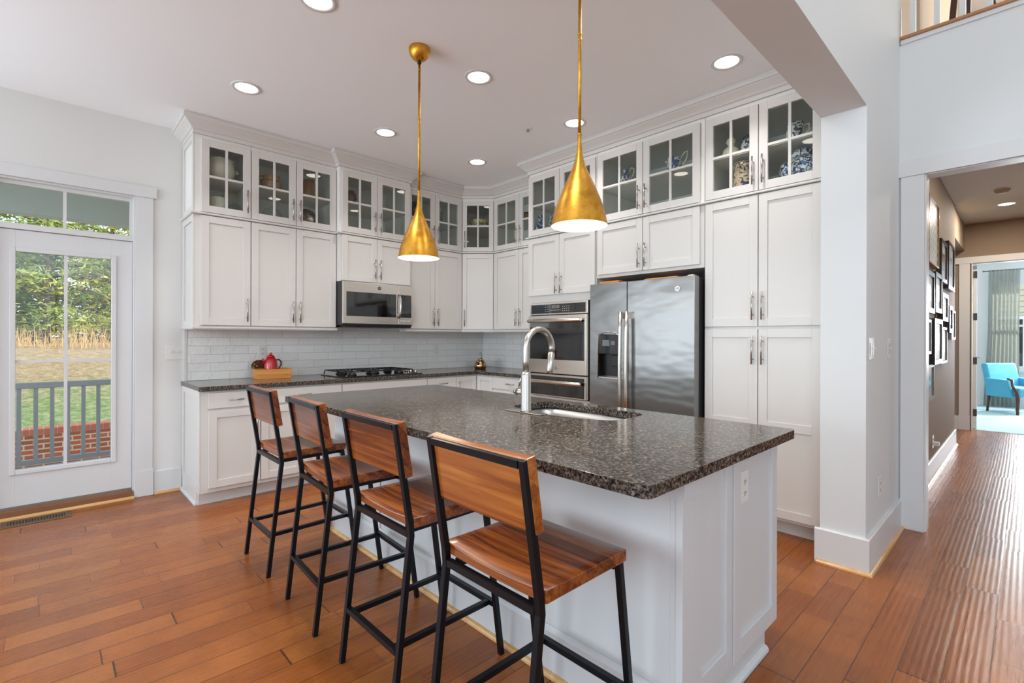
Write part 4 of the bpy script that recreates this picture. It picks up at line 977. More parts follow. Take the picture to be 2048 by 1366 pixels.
# ------------------------------------------------------------------ pendants
pprof = [(0.0075, 0.40), (0.009, 0.36), (0.012, 0.325), (0.018, 0.295), (0.030, 0.255), (0.048, 0.215), (0.071, 0.165), (0.092, 0.115), (0.110, 0.062), (0.1235, 0.0)]
def pendant(label, x, y, zr):
    t = thing('pendant_lamp', label, 'lamp', (x, y, 0), 0, 'gold pendant lamps over the island')
    b = B(); b.lathe([(0.0, ZC), (0.062, ZC), (0.064, ZC - 0.012), (0.058, ZC - 0.038), (0.042, ZC - 0.062), (0.018, ZC - 0.078), (0.0, ZC - 0.080)][::-1], 0, 0, 0, 28); b.obj('canopy', M_gold, t)
    b = B(); b.lathe([(0.0, ZC - 0.098), (0.010, ZC - 0.096), (0.012, ZC - 0.088), (0.010, ZC - 0.079)], 0, 0, 0, 16); b.obj('swivel', M_black, t)
    b = B(); b.cyl((0, 0, ZC - 0.095), (0, 0, zr + 0.395), 0.0072, 14); b.obj('rod', M_gold, t)
    b = B()
    for z in (ZC - 0.13, zr + 0.84, zr + 0.815, zr + 0.40): b.lathe([(0.0073, z - 0.004), (0.0095, z - 0.003), (0.0095, z + 0.003), (0.0073, z + 0.004)], 0, 0, 0, 14)
    b.obj('couplings', M_gold, t)
    b = B(); b.lathe([(r, zr + z) for r, z in pprof], 0, 0, 0, 48)
    sh = b.obj('shade', M_gold, t, fix=False)
    b = B(); b.lathe([(max(0.003, r - 0.002), zr + z + (0.0 if z == 0 else 0.0)) for r, z in pprof[2:]], 0, 0, 0, 48); b.lathe([(0.1235, zr), (0.1215, zr)], 0, 0, 0, 48); b.obj('shade_lining', M_shadein, t, fix=False)
    b = B(); b.sphere((0, 0, zr + 0.07), 0.038, seg=20); b.cyl((0, 0, zr + 0.10), (0, 0, zr + 0.16), 0.014, 12); b.obj('bulb', M_bulb, t)
    light('pendant_glow', 'AREA', (x, y, zr + 0.012), 2.4, (1.0, 0.90, 0.74), 0.23, None, (0, 0, -1), 'DISK')
    return t
pendant('gold pendant lamp over the far end of the island, ceiling canopy in view', 1.635, 2.533, 1.770)
pendant('gold pendant lamp over the near end of the island, rod running out of the picture', 1.695, 1.354, 1.782)

# ------------------------------------------------------------------ recessed downlights
places = {(0, 0): 'recessed downlight nearest the porch door side, above the left upper cabinets', (1, 0): 'recessed downlight in front of the cabinet over the microwave', (2, 0): 'recessed downlight nearest the corner cabinets',
          (1, 1): 'large recessed downlight between the two pendant rods', (2, 1): 'recessed downlight right beside the near pendant rod', (2, 2): 'recessed downlight nearest the pantry and header',
          (0, 1): 'recessed downlight above the stools, outside the photo', (0, 2): 'recessed downlight near the camera, outside the photo', (1, 2): 'recessed downlight above the near island end, outside the photo'}
GX = (1.02, 2.10, 3.11); GY = (3.77, 2.535, 1.31)
for (i, j), lb in places.items():
    x, y = GX[i], GY[j]
    t = thing('recessed_downlight', lb, 'light', (x, y, ZC), 0, 'recessed ceiling downlights')
    b = B(); b.lathe([(0.070, -0.0015), (0.074, -0.006), (0.094, -0.005), (0.097, -0.0005)], 0, 0, 0, 36); b.obj('trim_ring', M_ceil if False else M_trim, t)
    b = B(); b.lathe([(0.0, -0.002), (0.073, -0.002), (0.073, -0.0005), (0, -0.0005)], 0, 0, 0, 36); b.obj('lens', M_lens, t)
    light('downlight_beam', 'AREA', (x, y, ZC - 0.008), 2.7 if i == 2 else 3.6, (1.0, 0.97, 0.93), 0.13, None, (0, 0, -1), 'DISK', spread=math.radians(105))
t = thing('sprinkler_head', 'small white fire sprinkler head in the kitchen ceiling', 'sprinkler', (2.915, 2.873, ZC))
b = B(); b.lathe([(0.0, -0.001), (0.032, -0.001), (0.030, -0.006), (0.012, -0.008), (0, -0.008)], 0, 0, 0, 24); b.obj('escutcheon', M_plastic, t)
b = B(); b.lathe([(0.006, -0.008), (0.006, -0.022), (0.014, -0.024), (0.014, -0.026), (0, -0.026)], 0, 0, 0, 12); b.obj('nozzle', M_nickel, t)

# ------------------------------------------------------------------ porch door and transom
dr_ = B(); X0, X1 = -0.279, 0.515
b = B(); yd0, yd1 = 4.985, 5.028; gx0, gx1, gz0, gz1 = -0.149, 0.385, 0.33, 1.90
b.box(X0, gx0, yd0, yd1, 0.075, 2.054); b.box(gx1, X1, yd0, yd1, 0.075, 2.054); b.box(gx0, gx1, yd0, yd1, 0.075, gz0); b.box(gx0, gx1, yd0, yd1, gz1, 2.054)
d1 = struct('door_1', b, M_trim, 'white porch door with a tall divided glass light', 0.001)
b = B(); f = 0.03
for (xa, xb, za, zb) in ((gx0 - f, gx0 + 0.002, gz0 - f, gz1 + f), (gx1 - 0.002, gx1 + f, gz0 - f, gz1 + f), (gx0 + 0.002, gx1 - 0.002, gz0 - f, gz0 + 0.002), (gx0 + 0.002, gx1 - 0.002, gz1 - 0.002, gz1 + f)): b.box(xa, xb, yd0 - 0.012, yd0 - 0.0005, za, zb)
b.obj('glazing_frame', M_trim, d1, 0.004)
b = B(); xm = 0.118; b.box(xm - 0.010, xm + 0.010, yd0 + 0.002, yd0 + 0.012, gz0, gz1); b.box(gx0, xm - 0.010, yd0 + 0.002, yd0 + 0.012, 1.101, 1.119); b.box(xm + 0.010, gx1, yd0 + 0.002, yd0 + 0.012, 1.101, 1.119); b.obj('glazing_bars', M_trim, d1)
B().box(gx0, gx1, yd0 + 0.018, yd0 + 0.021, gz0, gz1).obj('pane', M_glass, d1)
b = B(); b.box(-0.298, -0.281, YW, 5.09, 0, 2.42); b.box(0.517, 0.53, YW, 5.09, 0, 2.42); b.box(-0.281, 0.517, YW, 5.09, 2.405, 2.42); b.box(-0.281, 0.517, 4.97, 5.09, 2.058, 2.10)
b.box(0.53, 0.645, YW - 0.018, YW, 0.21, 2.42); b.box(0.526, 0.652, YW - 0.024, YW, 0, 0.21); b.box(-0.415, -0.298, YW - 0.018, YW, 0, 2.42); b.box(-0.435, 0.668, YW - 0.026, YW, 2.42, 2.508)
struct('trim_17', b, M_trim, 'white casing and jambs around the porch door', 0.002)
struct('trim_18', B().box(-0.28, 0.515, YW - 0.022, 5.09, 0.0, 0.055), M_brown_thr, 'brown wooden sill under the porch door')
b = B(); tz0, tz1, tx0, tx1 = 2.104, 2.378, -0.262, 0.498
b.box(-0.281, tx0, 4.985, 5.02, 2.10, 2.405); b.box(tx1, 0.517, 4.985, 5.02, 2.10, 2.405); b.box(tx0, tx1, 4.985, 5.02, tz1, 2.405); b.box(0.101, 0.121, 4.99, 5.0, tz0, tz1)
w1 = struct('window_1', b, M_trim, 'two-pane transom window over the porch door')
B().box(tx0, tx1, 5.003, 5.006, tz0, tz1).obj('pane', M_glass, w1)
def big_window(name, fixed, a0, a1, z0, z1, axis, nv, nh, lab):
    b = B(); w = 0.05
    def bx_(a, c, p, q):
        if axis == 'y': b.box(a, c, fixed - 0.02, fixed + 0.02, p, q)
        else: b.box(fixed - 0.02, fixed + 0.02, a, c, p, q)
    bx_(a0, a0 + w, z0, z1); bx_(a1 - w, a1, z0, z1); bx_(a0 + w, a1 - w, z0, z0 + w); bx_(a0 + w, a1 - w, z1 - w, z1)
    for i in range(1, nv):
        m = a0 + (a1 - a0) * i / nv; bx_(m - 0.03, m + 0.03, z0 + w, z1 - w)
    for i in range(1, nh):
        m = z0 + (z1 - z0) * i / nh; bx_(a0 + w, a1 - w, m - 0.012, m + 0.012)
    struct(name, b, M_trim, lab)
big_window('window_2', 5.02, -3.2, -1.0, 0.6, 2.4, 'y', 2, 2, 'double window left of the porch door')
big_window('window_3', -4.28, 1.5, 4.3, 0.45, 2.45, 'x', 3, 2, 'triple kitchen window in the west wall')
big_window('window_4', -4.28, -4.4, 0.1, 0.6, 4.2, 'x', 4, 3, 'tall great room window wall')
big_window('window_5', -5.08, -2.0, 2.4, 0.7, 4.0, 'y', 4, 3, 'south great room windows')

vt = thing('floor_vent', 'bronze slotted floor vent in front of the porch door', 'vent', (-0.033, 4.80, 0.0))
b = B(); b.box(-0.178, 0.178, -0.075, -0.045, 0.0002, 0.006); b.box(-0.178, 0.178, 0.045, 0.075, 0.0002, 0.006); b.box(-0.178, -0.145, -0.045, 0.045, 0.0002, 0.006); b.box(0.145, 0.178, -0.045, 0.045, 0.0002, 0.006); b.obj('frame', M_vent, vt, 0.002)
b = B()
for i in range(19):
    x = -0.145 + 0.29 * (i + 0.5) / 19; b.box(x - 0.0035, x + 0.0035, -0.045, 0.045, 0.0018, 0.005)
b.obj('louvers', M_vent, vt)
B().box(-0.145, 0.145, -0.045, 0.045, 0.0002, 0.0016).obj('duct', M_black, vt)

# ------------------------------------------------------------------ glassware and ceramics inside the cabinets
ZLO = 2.3042; ZHI = 2.5952
def pot(name, label, cat, x, y, z, prof, mat, parts=(), seg=28, group=None, rz=0):
    t = thing(name, label, cat, (x, y, z), rz, group)
    b = B(); b.lathe(prof, 0, 0, 0, seg); b.obj('body', mat, t)
    for pn, fn, m in parts:
        b = B(); fn(b); b.obj(pn, m, t)
    return t
def hnd(x0, z0, x1, z1, out, r=0.006):
    return lambda b: b.tube([(x0, 0, z0), (x0 + out * 0.8, 0, z0 + 0.006), (x0 + out, 0, (z0 + z1) / 2), (x1 + out * 0.7, 0, z1 + 0.004), (x1, 0, z1)], r, 8)
def jar(r, h, neck=None):
    n = neck or r * 0.6
    return [(0, 0), (r * 0.62, 0), (r * 0.82, h * 0.12), (r, h * 0.45), (r * 0.96, h * 0.66), (n * 1.1, h * 0.86), (n, h * 0.9), (n * 1.05, h), (n * 0.9, h), (n * 0.88, h * 0.92), (0, h * 0.9)]
# A
pot('tureen', 'big off-white lidded stoneware pot in the first glazed cabinet', 'pot', 1.072, 4.69, ZHI, jar(0.108, 0.165, 0.095), M_cream,
    [('lid', lambda b: b.lathe([(0.10, 0.166), (0.104, 0.172), (0.08, 0.188), (0.03, 0.198), (0.012, 0.202), (0.018, 0.216), (0.0, 0.226)], 0, 0, 0, 28), M_cream),
     ('handle', lambda b: b.tube([(0.10, 0, 0.105), (0.128, 0, 0.115), (0.132, 0, 0.098), (0.112, 0, 0.088)], 0.009, 8), M_cream)])
pot('ribbed_canister', 'cream ribbed canister with a wire bail at the bottom of the first glazed cabinet', 'canister', 1.052, 4.67, ZLO, [(0, 0), (0.07, 0), (0.075, 0.02), (0.075, 0.13), (0.068, 0.145), (0.06, 0.15), (0, 0.15)], M_cream,
    [('bail', lambda b: b.tube([(-0.03, 0, 0.148), (-0.03, 0, 0.19), (0.03, 0, 0.19), (0.03, 0, 0.148)], 0.0025, 6), M_nickel)])
pot('glass_canister', 'clear glass canister with a ball lid beside the cream ribbed canister', 'canister', 1.19, 4.735, ZLO, [(0.0, 0.0), (0.05, 0.0), (0.055, 0.02), (0.055, 0.11), (0.04, 0.125), (0.01, 0.13), (0.014, 0.145), (0, 0.155)], M_glass)
# B
pot('crock', 'tan banded stoneware crock on the shelf of the two-door glazed cabinet', 'crock', 1.471, 4.67, ZHI, [(0, 0), (0.075, 0), (0.085, 0.03), (0.085, 0.09), (0.068, 0.115), (0.07, 0.13), (0.06, 0.13), (0.06, 0.11), (0, 0.1)], M_tanpot,
    [('handle', lambda b: b.tube([(-0.068, 0, 0.12), (-0.10, 0, 0.115), (-0.105, 0, 0.09), (-0.082, 0, 0.075)], 0.008, 8), M_tanpot)])
pot('glass_dome', 'clear glass cloche dome below the tan crock', 'dome', 1.481, 4.69, ZLO, [(0.092, 0.0), (0.092, 0.05), (0.085, 0.09), (0.065, 0.125), (0.035, 0.145), (0.008, 0.152), (0.008, 0.16), (0.014, 0.17), (0, 0.178)], M_glass)
pot('storage_jar', 'amber brown lidded jar on the shelf behind the third glazed door', 'jar', 1.8, 4.67, ZHI, [(0, 0), (0.06, 0), (0.065, 0.02), (0.065, 0.13), (0.05, 0.15), (0.052, 0.17), (0, 0.175)], M_amber)
o = B().lathe([(0, 0), (0.06, 0.002), (0.10, 0.012), (0.102, 0.016), (0.06, 0.009), (0, 0.007)], 0, 0, 0, 36).obj('plate', M_platepat, None)
tag(o, 'brown patterned plate standing in the lower right of the crock cabinet', 'plate'); o.rotation_euler = (PI / 2 - 0.2, 0, 0); o.location = (1.80, 4.72, ZLO + 0.1005)
# C
pot('jug', 'dark brown glazed jug alone on the shelf above the microwave', 'jug', 2.181, 4.62, ZHI, jar(0.062, 0.135, 0.045), M_brownpot, [('handle', hnd(0.044, 0.118, 0.058, 0.06, 0.022), M_brownpot)])
# D
t = pot('jar', 'navy jar with a yellow sunflower on the shelf right of the microwave', 'jar', 2.958, 4.66, ZHI, [(0, 0), (0.068, 0), (0.072, 0.02), (0.072, 0.14), (0.06, 0.16), (0.06, 0.185), (0.052, 0.185), (0.052, 0.16), (0, 0.15)], M_sunflower)
b = B()
for k in range(12):
    a = k * PI / 6; b.prism([(0, 0)] if False else [(0.012 * math.cos(a - 0.26), 0.012 * math.sin(a - 0.26)), (0.034 * math.cos(a), 0.034 * math.sin(a)), (0.012 * math.cos(a + 0.26), 0.012 * math.sin(a + 0.26))], 0, 0.003)
b.lathe([(0, 0.004), (0.013, 0.0035), (0.013, 0)], 0, 0, 0, 16)
o = b.obj('sunflower', M_yellow, t); o.rotation_euler = (PI / 2, 0, -0.35); o.location = (-0.026, -0.0725, 0.085)
pot('bowl', 'reddish brown bowl at the bottom of the sunflower jar cabinet', 'bowl', 3.12, 4.68, ZLO, [(0, 0), (0.03, 0), (0.055, 0.02), (0.075, 0.055), (0.07, 0.055), (0.05, 0.022), (0, 0.01)], M_coral)
pot('vase', 'dark brown vase at the bottom of the sunflower jar cabinet, left side', 'vase', 3.0, 4.75, ZLO, jar(0.05, 0.12, 0.025), M_brownpot)
pot('glass_pitcher', 'clear glass tumbler on the shelf of the last range-wall glazed door', 'glass', 3.3, 4.68, ZHI, [(0, 0), (0.035, 0), (0.04, 0.15), (0.037, 0.15), (0.033, 0.006), (0, 0.006)], M_glass)
pot('glass_pitcher', 'clear glass bowl below the tumbler in the last range-wall glazed door', 'glass', 3.33, 4.7, ZLO, [(0, 0), (0.04, 0), (0.085, 0.07), (0.08, 0.07), (0.035, 0.006), (0, 0.006)], M_glass)
# E
pot('bowl', 'cream bowl with brown flowers on the diagonal corner shelf', 'bowl', 3.8, 4.545, ZHI + 0.01, [(0, 0), (0.06, 0), (0.105, 0.025), (0.138, 0.085), (0.132, 0.085), (0.10, 0.03), (0, 0.012)], M_floral)
pot('bowl', 'dark blue dish at the bottom of the diagonal corner cabinet', 'bowl', 3.8, 4.48, ZLO, [(0, 0), (0.06, 0), (0.075, 0.02), (0.08, 0.05), (0.075, 0.05), (0.07, 0.02), (0, 0.01)], M_dkblue)
# F
pot('sugar_bowl', 'little brown and cream pot on the shelf next to the corner cabinet', 'pot', 3.9, 4.045, ZHI, jar(0.035, 0.06), M_floral)
pot('teapot', 'coral red teapot with a white spout at the bottom right of the corner cabinets', 'teapot', 3.9, 4.045, ZLO, [(0, 0), (0.045, 0), (0.062, 0.03), (0.055, 0.058), (0.03, 0.07), (0.012, 0.074), (0.012, 0.085), (0, 0.09)], M_coral,
    [('spout', lambda b: b.tube([(-0.005, 0.055, 0.03), (-0.005, 0.085, 0.05), (-0.005, 0.095, 0.07)], [0.01, 0.008, 0.006], 8), M_cream), ('handle', lambda b: b.tube([(0, -0.055, 0.05), (0, -0.085, 0.052), (0, -0.085, 0.025), (0, -0.058, 0.02)], 0.005, 8), M_coral)])
pot('mug', 'tan mug with a loop handle on the shelf just left of the oven tower', 'mug', 3.9, 3.855, ZHI, [(0, 0), (0.04, 0), (0.042, 0.09), (0.038, 0.09), (0.036, 0.006), (0, 0.006)], M_tanpot, [('handle', lambda b: b.tube([(0, 0.04, 0.075), (0, 0.07, 0.07), (0, 0.072, 0.03), (0, 0.04, 0.02)], 0.006, 8), M_tanpot)])
pot('cup', 'small brown cup at the bottom just left of the oven tower', 'cup', 3.9, 3.86, ZLO, jar(0.04, 0.07), M_coral)
# G
pot('vase', 'blue and white vase in the glazed cabinet over the oven tower', 'vase', 3.575, 3.335, ZLO, [(0, 0), (0.045, 0), (0.062, 0.035), (0.058, 0.08), (0.03, 0.12), (0.026, 0.17), (0.036, 0.2), (0.03, 0.2), (0.02, 0.17), (0, 0.12)], M_bw)
pot('figurine', 'white figurine with a blue cloak beside the vase over the oven tower', 'figurine', 3.63, 3.245, ZLO, [(0, 0), (0.04, 0), (0.042, 0.05), (0.026, 0.12), (0.022, 0.15), (0.012, 0.158), (0.02, 0.17), (0.018, 0.192), (0, 0.205)], M_jarpat)
# H
pot('jug', 'blue flowered jug with a scrolled handle above the refrigerator', 'jug', 3.6, 2.372, ZHI, [(0, 0), (0.035, 0), (0.055, 0.03), (0.05, 0.065), (0.024, 0.09), (0.022, 0.105), (0.034, 0.13), (0.03, 0.13), (0.018, 0.1), (0, 0.09)], M_bw2,
    [('handle', lambda b: b.tube([(0, -0.03, 0.115), (0, -0.06, 0.14), (0, -0.082, 0.12), (0, -0.078, 0.08), (0, -0.05, 0.045)], 0.005, 8), M_cream)])
pot('creamer', 'small blue and white creamer at the bottom of the cabinet above the refrigerator', 'creamer', 3.6, 2.29, ZLO, jar(0.042, 0.075, 0.03), M_bw, [('handle', lambda b: b.tube([(0, 0.03, 0.065), (0, 0.055, 0.06), (0, 0.052, 0.03), (0, 0.038, 0.025)], 0.004, 8), M_bw)])
pot('pitcher', 'blue and white pitcher with a white loop handle above the refrigerator', 'pitcher', 3.6, 1.925, ZHI, [(0, 0), (0.05, 0), (0.058, 0.03), (0.052, 0.09), (0.058, 0.115), (0.053, 0.115), (0.046, 0.08), (0, 0.02)], M_bw,
    [('handle', lambda b: b.tube([(0, -0.054, 0.10), (0, -0.085, 0.14), (0, -0.112, 0.145), (0, -0.105, 0.09), (0, -0.06, 0.03)], 0.0055, 8), M_cream), ('spout', lambda b: b.tube([(0, 0.045, 0.09), (0, 0.075, 0.112)], [0.02, 0.010], 10), M_bw)])
# I
pot('vase', 'cream gourd-shaped vase on the shelf above the pantry', 'vase', 3.6, 1.482, ZHI, [(0, 0), (0.04, 0), (0.062, 0.025), (0.055, 0.06), (0.025, 0.082), (0.022, 0.09), (0.036, 0.115), (0.026, 0.14), (0.014, 0.145), (0.0, 0.145)], M_creampat)
pot('ginger_jar', 'small lidded blue and white jar beside the cream gourd vase', 'jar', 3.6, 1.366, ZHI, jar(0.045, 0.10, 0.032), M_jarpat, [('lid', lambda b: b.lathe([(0.034, 0.1), (0.034, 0.115), (0.02, 0.126), (0.006, 0.13), (0.008, 0.138), (0, 0.142)], 0, 0, 0, 20), M_dkblue)])
pot('canister', 'peach crackle canister with dark blue flowers above the pantry', 'canister', 3.62, 1.405, ZLO, [(0, 0), (0.062, 0), (0.068, 0.02), (0.068, 0.22), (0.06, 0.24), (0.056, 0.245), (0.052, 0.24), (0, 0.2)], M_bw3)
pot('pitcher', 'white mug-like pitcher with blue flowers on the shelf nearest the header', 'pitcher', 3.6, 1.062, ZHI, [(0, 0), (0.04, 0), (0.055, 0.03), (0.056, 0.08), (0.05, 0.12), (0.045, 0.12), (0.04, 0.02), (0, 0.01)], M_jarpat, [('handle', lambda b: b.tube([(0, -0.05, 0.10), (0, -0.082, 0.095), (0, -0.082, 0.05), (0, -0.05, 0.035)], 0.006, 8), M_creampat)])
pot('ginger_jar', 'large round blue and white ginger jar low in the cabinet nearest the header', 'jar', 3.66, 1.03, ZLO, [(0, 0), (0.09, 0), (0.13, 0.04), (0.148, 0.10), (0.14, 0.145), (0.10, 0.18), (0.085, 0.185), (0, 0.186)], M_bw2, [('lid', lambda b: b.lathe([(0.088, 0.187), (0.092, 0.21), (0.085, 0.23), (0.05, 0.238), (0, 0.24)], 0, 0, 0, 32), M_bw2)], seg=40)

# ------------------------------------------------------------------ hall pictures
pics = [(5.36, 6.02, 1.94, 2.52, 'ornate', 'tall beaded mirror-tile frame, highest and nearest on the hall wall'),
        (6.22, 6.70, 1.85, 2.26, 'dark', 'black deep-framed picture high on the hall wall next to the beaded frame'),
        (6.84, 7.44, 1.82, 2.32, 'dark', 'black frame high at the far end of the hall wall'),
        (5.10, 5.72, 1.515, 1.87, 'dark', 'glossy dark frame just under the beaded mirror-tile frame'),
        (5.80, 6.26, 1.535, 1.90, 'dark', 'black tall frame second from the casing in the upper middle row'),
        (6.34, 6.80, 1.47, 1.745, 'dark', 'dark frame with a white mat in the middle of the hall wall'),
        (5.10, 5.66, 1.16, 1.46, 'silver', 'silver frame with a dark centre nearest the hall casing'),
        (5.74, 6.30, 1.06, 1.475, 'dark', 'black frame with a wide white mat in the lower middle row'),
        (6.38, 6.90, 1.045, 1.41, 'silver', 'silver frame with a white picture in the lower middle row'),
        (6.93, 7.26, 1.36, 1.645, 'dark', 'small black frame, second from the far end of the hall wall'),
        (7.33, 7.76, 1.285, 1.615, 'silver', 'thin silver frame at the far end of the hall wall'),
        (5.30, 5.86, 0.755, 1.065, 'silver', 'lowest frame on the hall wall, its glass reflecting blue')]
for x0, x1, z0, z1, kd, lb in pics:
    t = thing('picture_frame', lb, 'picture', ((x0 + x1) / 2, YG, z0), 0, 'framed pictures on the hall wall')
    w, h = x1 - x0, z1 - z0; f = 0.025 if kd == 'silver' else 0.04; dp = 0.03 if kd == 'silver' else 0.045
    fm = M_silver if kd == 'silver' else (M_ledge if kd == 'ornate' else M_frame)
    if kd == 'ornate': f = 0.015
    b = B(); b.box(-w / 2, -w / 2 + f, -dp, -0.001, 0, h); b.box(w / 2 - f, w / 2, -dp, -0.001, 0, h); b.box(-w / 2 + f, w / 2 - f, -dp, -0.001, 0, f); b.box(-w / 2 + f, w / 2 - f, -dp, -0.001, h - f, h); b.obj('frame', fm, t)
    B().box(-w / 2 + f, w / 2 - f, -dp + 0.012, -0.001, f, h - f).obj('picture', M_mirror if kd == 'ornate' else M_matboard, t)
    if kd != 'ornate': B().box(-w / 4, w / 4, -dp + 0.0105, -dp + 0.0118, h * 0.3, h * 0.7).obj('image', M_frame if (x0 * 10) % 2 < 1 else M_display, t)

t = thing('smoke_detector', 'round smoke detector on the hall ceiling', 'smoke detector', (7.57, 0.19, 2.92)); b = B(); b.lathe([(0, -0.035), (0.045, -0.035), (0.06, -0.02), (0.068, 0.0)], 0, 0, 0, 28); b.obj('cover', M_hallceil, t)
t = thing('recessed_downlight', 'recessed downlight in the hall ceiling', 'light', (8.39, 0.175, 2.92))
b = B(); b.lathe([(0.072, -0.001), (0.076, -0.006), (0.095, -0.001)], 0, 0, 0, 30); b.obj('trim_ring', M_trim, t)
b = B(); b.lathe([(0, -0.002), (0.073, -0.002), (0.073, -0.0005)], 0, 0, 0, 30); b.obj('lens', M_lens, t)
light('hall_downlight_beam', 'AREA', (8.39, 0.175, 2.912), 20, (1.0, 0.86, 0.7), 0.13, None, (0, 0, -1), 'DISK')
light('hall_downlight_beam', 'AREA', (6.0, -0.3, 2.912), 14, (1.0, 0.86, 0.7), 0.13, None, (0, 0, -1), 'DISK')

# ------------------------------------------------------------------ study
b = B(); b.box(0.0, 0.80, -0.02, 0.02, 0.0, 2.33)
d2_ = struct('door_2', b, M_white2, 'white study door standing open'); d2_.location = (9.63, 0.515, 0.01); d2_.rotation_euler = (0, 0, 0.05)
for z in (0.18, 0.92, 1.55, 2.15): B().box(-0.004, 0.001, -0.022, 0.018, z, z + 0.1).obj('hinge', M_hinge, d2_)
b = B(); b.cyl((0.73, -0.02, 1.0), (0.73, -0.06, 1.0), 0.011, 10); b.cyl((0.73, -0.06, 1.0), (0.63, -0.06, 1.0), 0.008, 10); b.obj('door_handle', M_nickel, d2_)
b = B(); w = 0.05
b.box(13.18, 13.24, -1.2, -1.15, 0.72, 2.35); b.box(13.18, 13.24, 0.37, 0.42, 0.72, 2.35); b.box(13.18, 13.24, -1.15, 0.37, 0.72, 0.78); b.box(13.18, 13.24, -1.15, 0.37, 2.29, 2.35); b.box(13.19, 13.23, -1.15, 0.37, 1.52, 1.56); b.box(13.19, 13.23, -0.42, -0.36, 0.78, 2.29); b.box(13.14, 13.2, -1.25, 0.47, 0.68, 0.72)
w6 = struct('window_6', b, M_white2, 'white study window behind the curtain')
B().box(13.208, 13.212, -1.15, 0.37, 0.78, 2.29).obj('pane', M_glass, w6)
cu = thing('curtain', 'sheer grey-green curtain hanging beside the study window', 'curtain', (13.05, 0.30, 0.0))
b = B(); N = 70; top = []; bot = []; midr = []
for i in range(N + 1):
    u = i / N; y = 0.21 - 0.42 * u; a = 0.022 * math.sin(u * 2 * PI * 8 + 0.6 * math.sin(u * 9)); k = 1.0 + 0.15 * math.sin(u * 5)
    top.append(b.bm.verts.new((a * 0.7, y, 2.60))); midr.append(b.bm.verts.new((a * 1.2, y * 1.0 + 0.01, 1.4))); bot.append(b.bm.verts.new((a * 1.6 * k, y * 1.15 + 0.04, 0.02)))
for i in range(N):
    for A, C in ((top, midr), (midr, bot)):
        f = b.bm.faces.new((A[i], A[i + 1], C[i + 1], C[i])); f.smooth = True
b.obj('fabric', M_curtain, cu)
b = B(); b.cyl((0, 0.27, 2.585), (0, -1.6, 2.585), 0.010, 10); b.sphere((0, 0.28, 2.585), 0.018, seg=10); b.obj('rod', M_silver, cu)
# armchair
ac = thing('armchair', 'turquoise armchair with dark wooden arm fronts in the far study', 'armchair', (12.28, 0.13, 0.006), math.atan2(-0.76, -0.65) - PI / 2)
# local: +y = facing direction, x = across
def softbox(x0, x1, y0, y1, z0, z1, n, mat=M_blue, bev=0.03):
    o = B().box(x0, x1, y0, y1, z0, z1).obj(n, mat, ac, bev); return o
softbox(-0.26, 0.26, -0.20, 0.27, 0.30, 0.455, 'seat')
b = B(); b.hexa([(-0.30, -0.22, 0.30), (0.30, -0.22, 0.30), (0.30, -0.12, 0.30), (-0.30, -0.12, 0.30), (-0.29, -0.36, 0.84), (0.29, -0.36, 0.84), (0.29, -0.26, 0.86), (-0.29, -0.26, 0.86)]); b.obj('backrest', M_blue, ac, 0.03)
for s_ in (1, -1):
    b = B(); b.hexa([(s_ * 0.26, -0.22, 0.28), (s_ * 0.32, -0.22, 0.28), (s_ * 0.32, 0.20, 0.28), (s_ * 0.26, 0.20, 0.28), (s_ * 0.26, -0.26, 0.60), (s_ * 0.33, -0.26, 0.60), (s_ * 0.33, 0.13, 0.58), (s_ * 0.26, 0.13, 0.58)]); b.obj('arm', M_blue, ac, 0.015)
    b = B(); b.tube([(s_ * 0.295, 0.12, 0.60), (s_ * 0.295, 0.19, 0.58), (s_ * 0.295, 0.20, 0.48), (s_ * 0.295, 0.27, 0.38), (s_ * 0.295, 0.285, 0.26), (s_ * 0.295, 0.28, 0.0)], [0.018, 0.024, 0.02, 0.024, 0.026, 0.018], 8); b.obj('leg', M_darkwood, ac)
    b = B(); b.tube([(s_ * 0.28, -0.20, 0.30), (s_ * 0.28, -0.235, 0.0)], [0.024, 0.017], 8); b.obj('leg', M_darkwood, ac)
# neighbour's house seen through the study window
nb = thing('house', 'beige sided neighbouring house outside the study window', 'house', (19, -2, -1.0))
B().box(0, 6, -5, 3.2, 0, 6).obj('wall', M_siding, nb)
b = B(); b.box(-0.3, 6, -5.3, 3.5, 6.0, 6.3); b.obj('roof', M_darkgrey, nb)
for k, yy in enumerate((2.0, 0.4)):
    f_ = B().box(-0.06, -0.001, yy, yy + 0.9, 1.3, 2.9).obj('window', M_white2, nb); B().box(-0.07, -0.061, yy + 0.08, yy + 0.82, 1.38, 2.82).obj('pane', M_blackglass, f_)

# ------------------------------------------------------------------ balcony
rl = thing('loft_railing', 'white loft balustrade above the hall opening', 'railing', (XB, 0, 3.31))
b = B(); b.box(-0.015, 0.14, -5.0, YG - 0.004, 0.0, 0.03); b.obj('fascia', M_trim, rl, 0.002)
b = B(); b.box(-0.03, 0.13, -5.0, YG - 0.004, 0.0305, 0.05); b.obj('ledge', M_ledge, rl, 0.003)
b = B(); b.box(0.02, 0.08, -5.0, YG - 0.004, 0.95, 1.0); b.obj('handrail', M_ledge, rl, 0.004)
for k in range(14):
    y = 0.546 - 0.126 * k; B().box(0.035, 0.067, y - 0.016, y + 0.016, 0.0505, 0.95).obj('baluster', M_trim, rl)
B().box(0.0, 0.02, YG - 0.006, YG - 0.0045 + 0.0, 0.06, 0.26).obj('end_block', M_trim, rl)
t = thing('easel', 'dark wooden easel leaning behind the loft balusters', 'easel', (5.2, 0.35, 3.312))
b = B(); b.tube([(0, 0.10, 0), (0, -0.02, 1.6)], 0.02, square=True); b.obj('leg', M_darkwood, t)
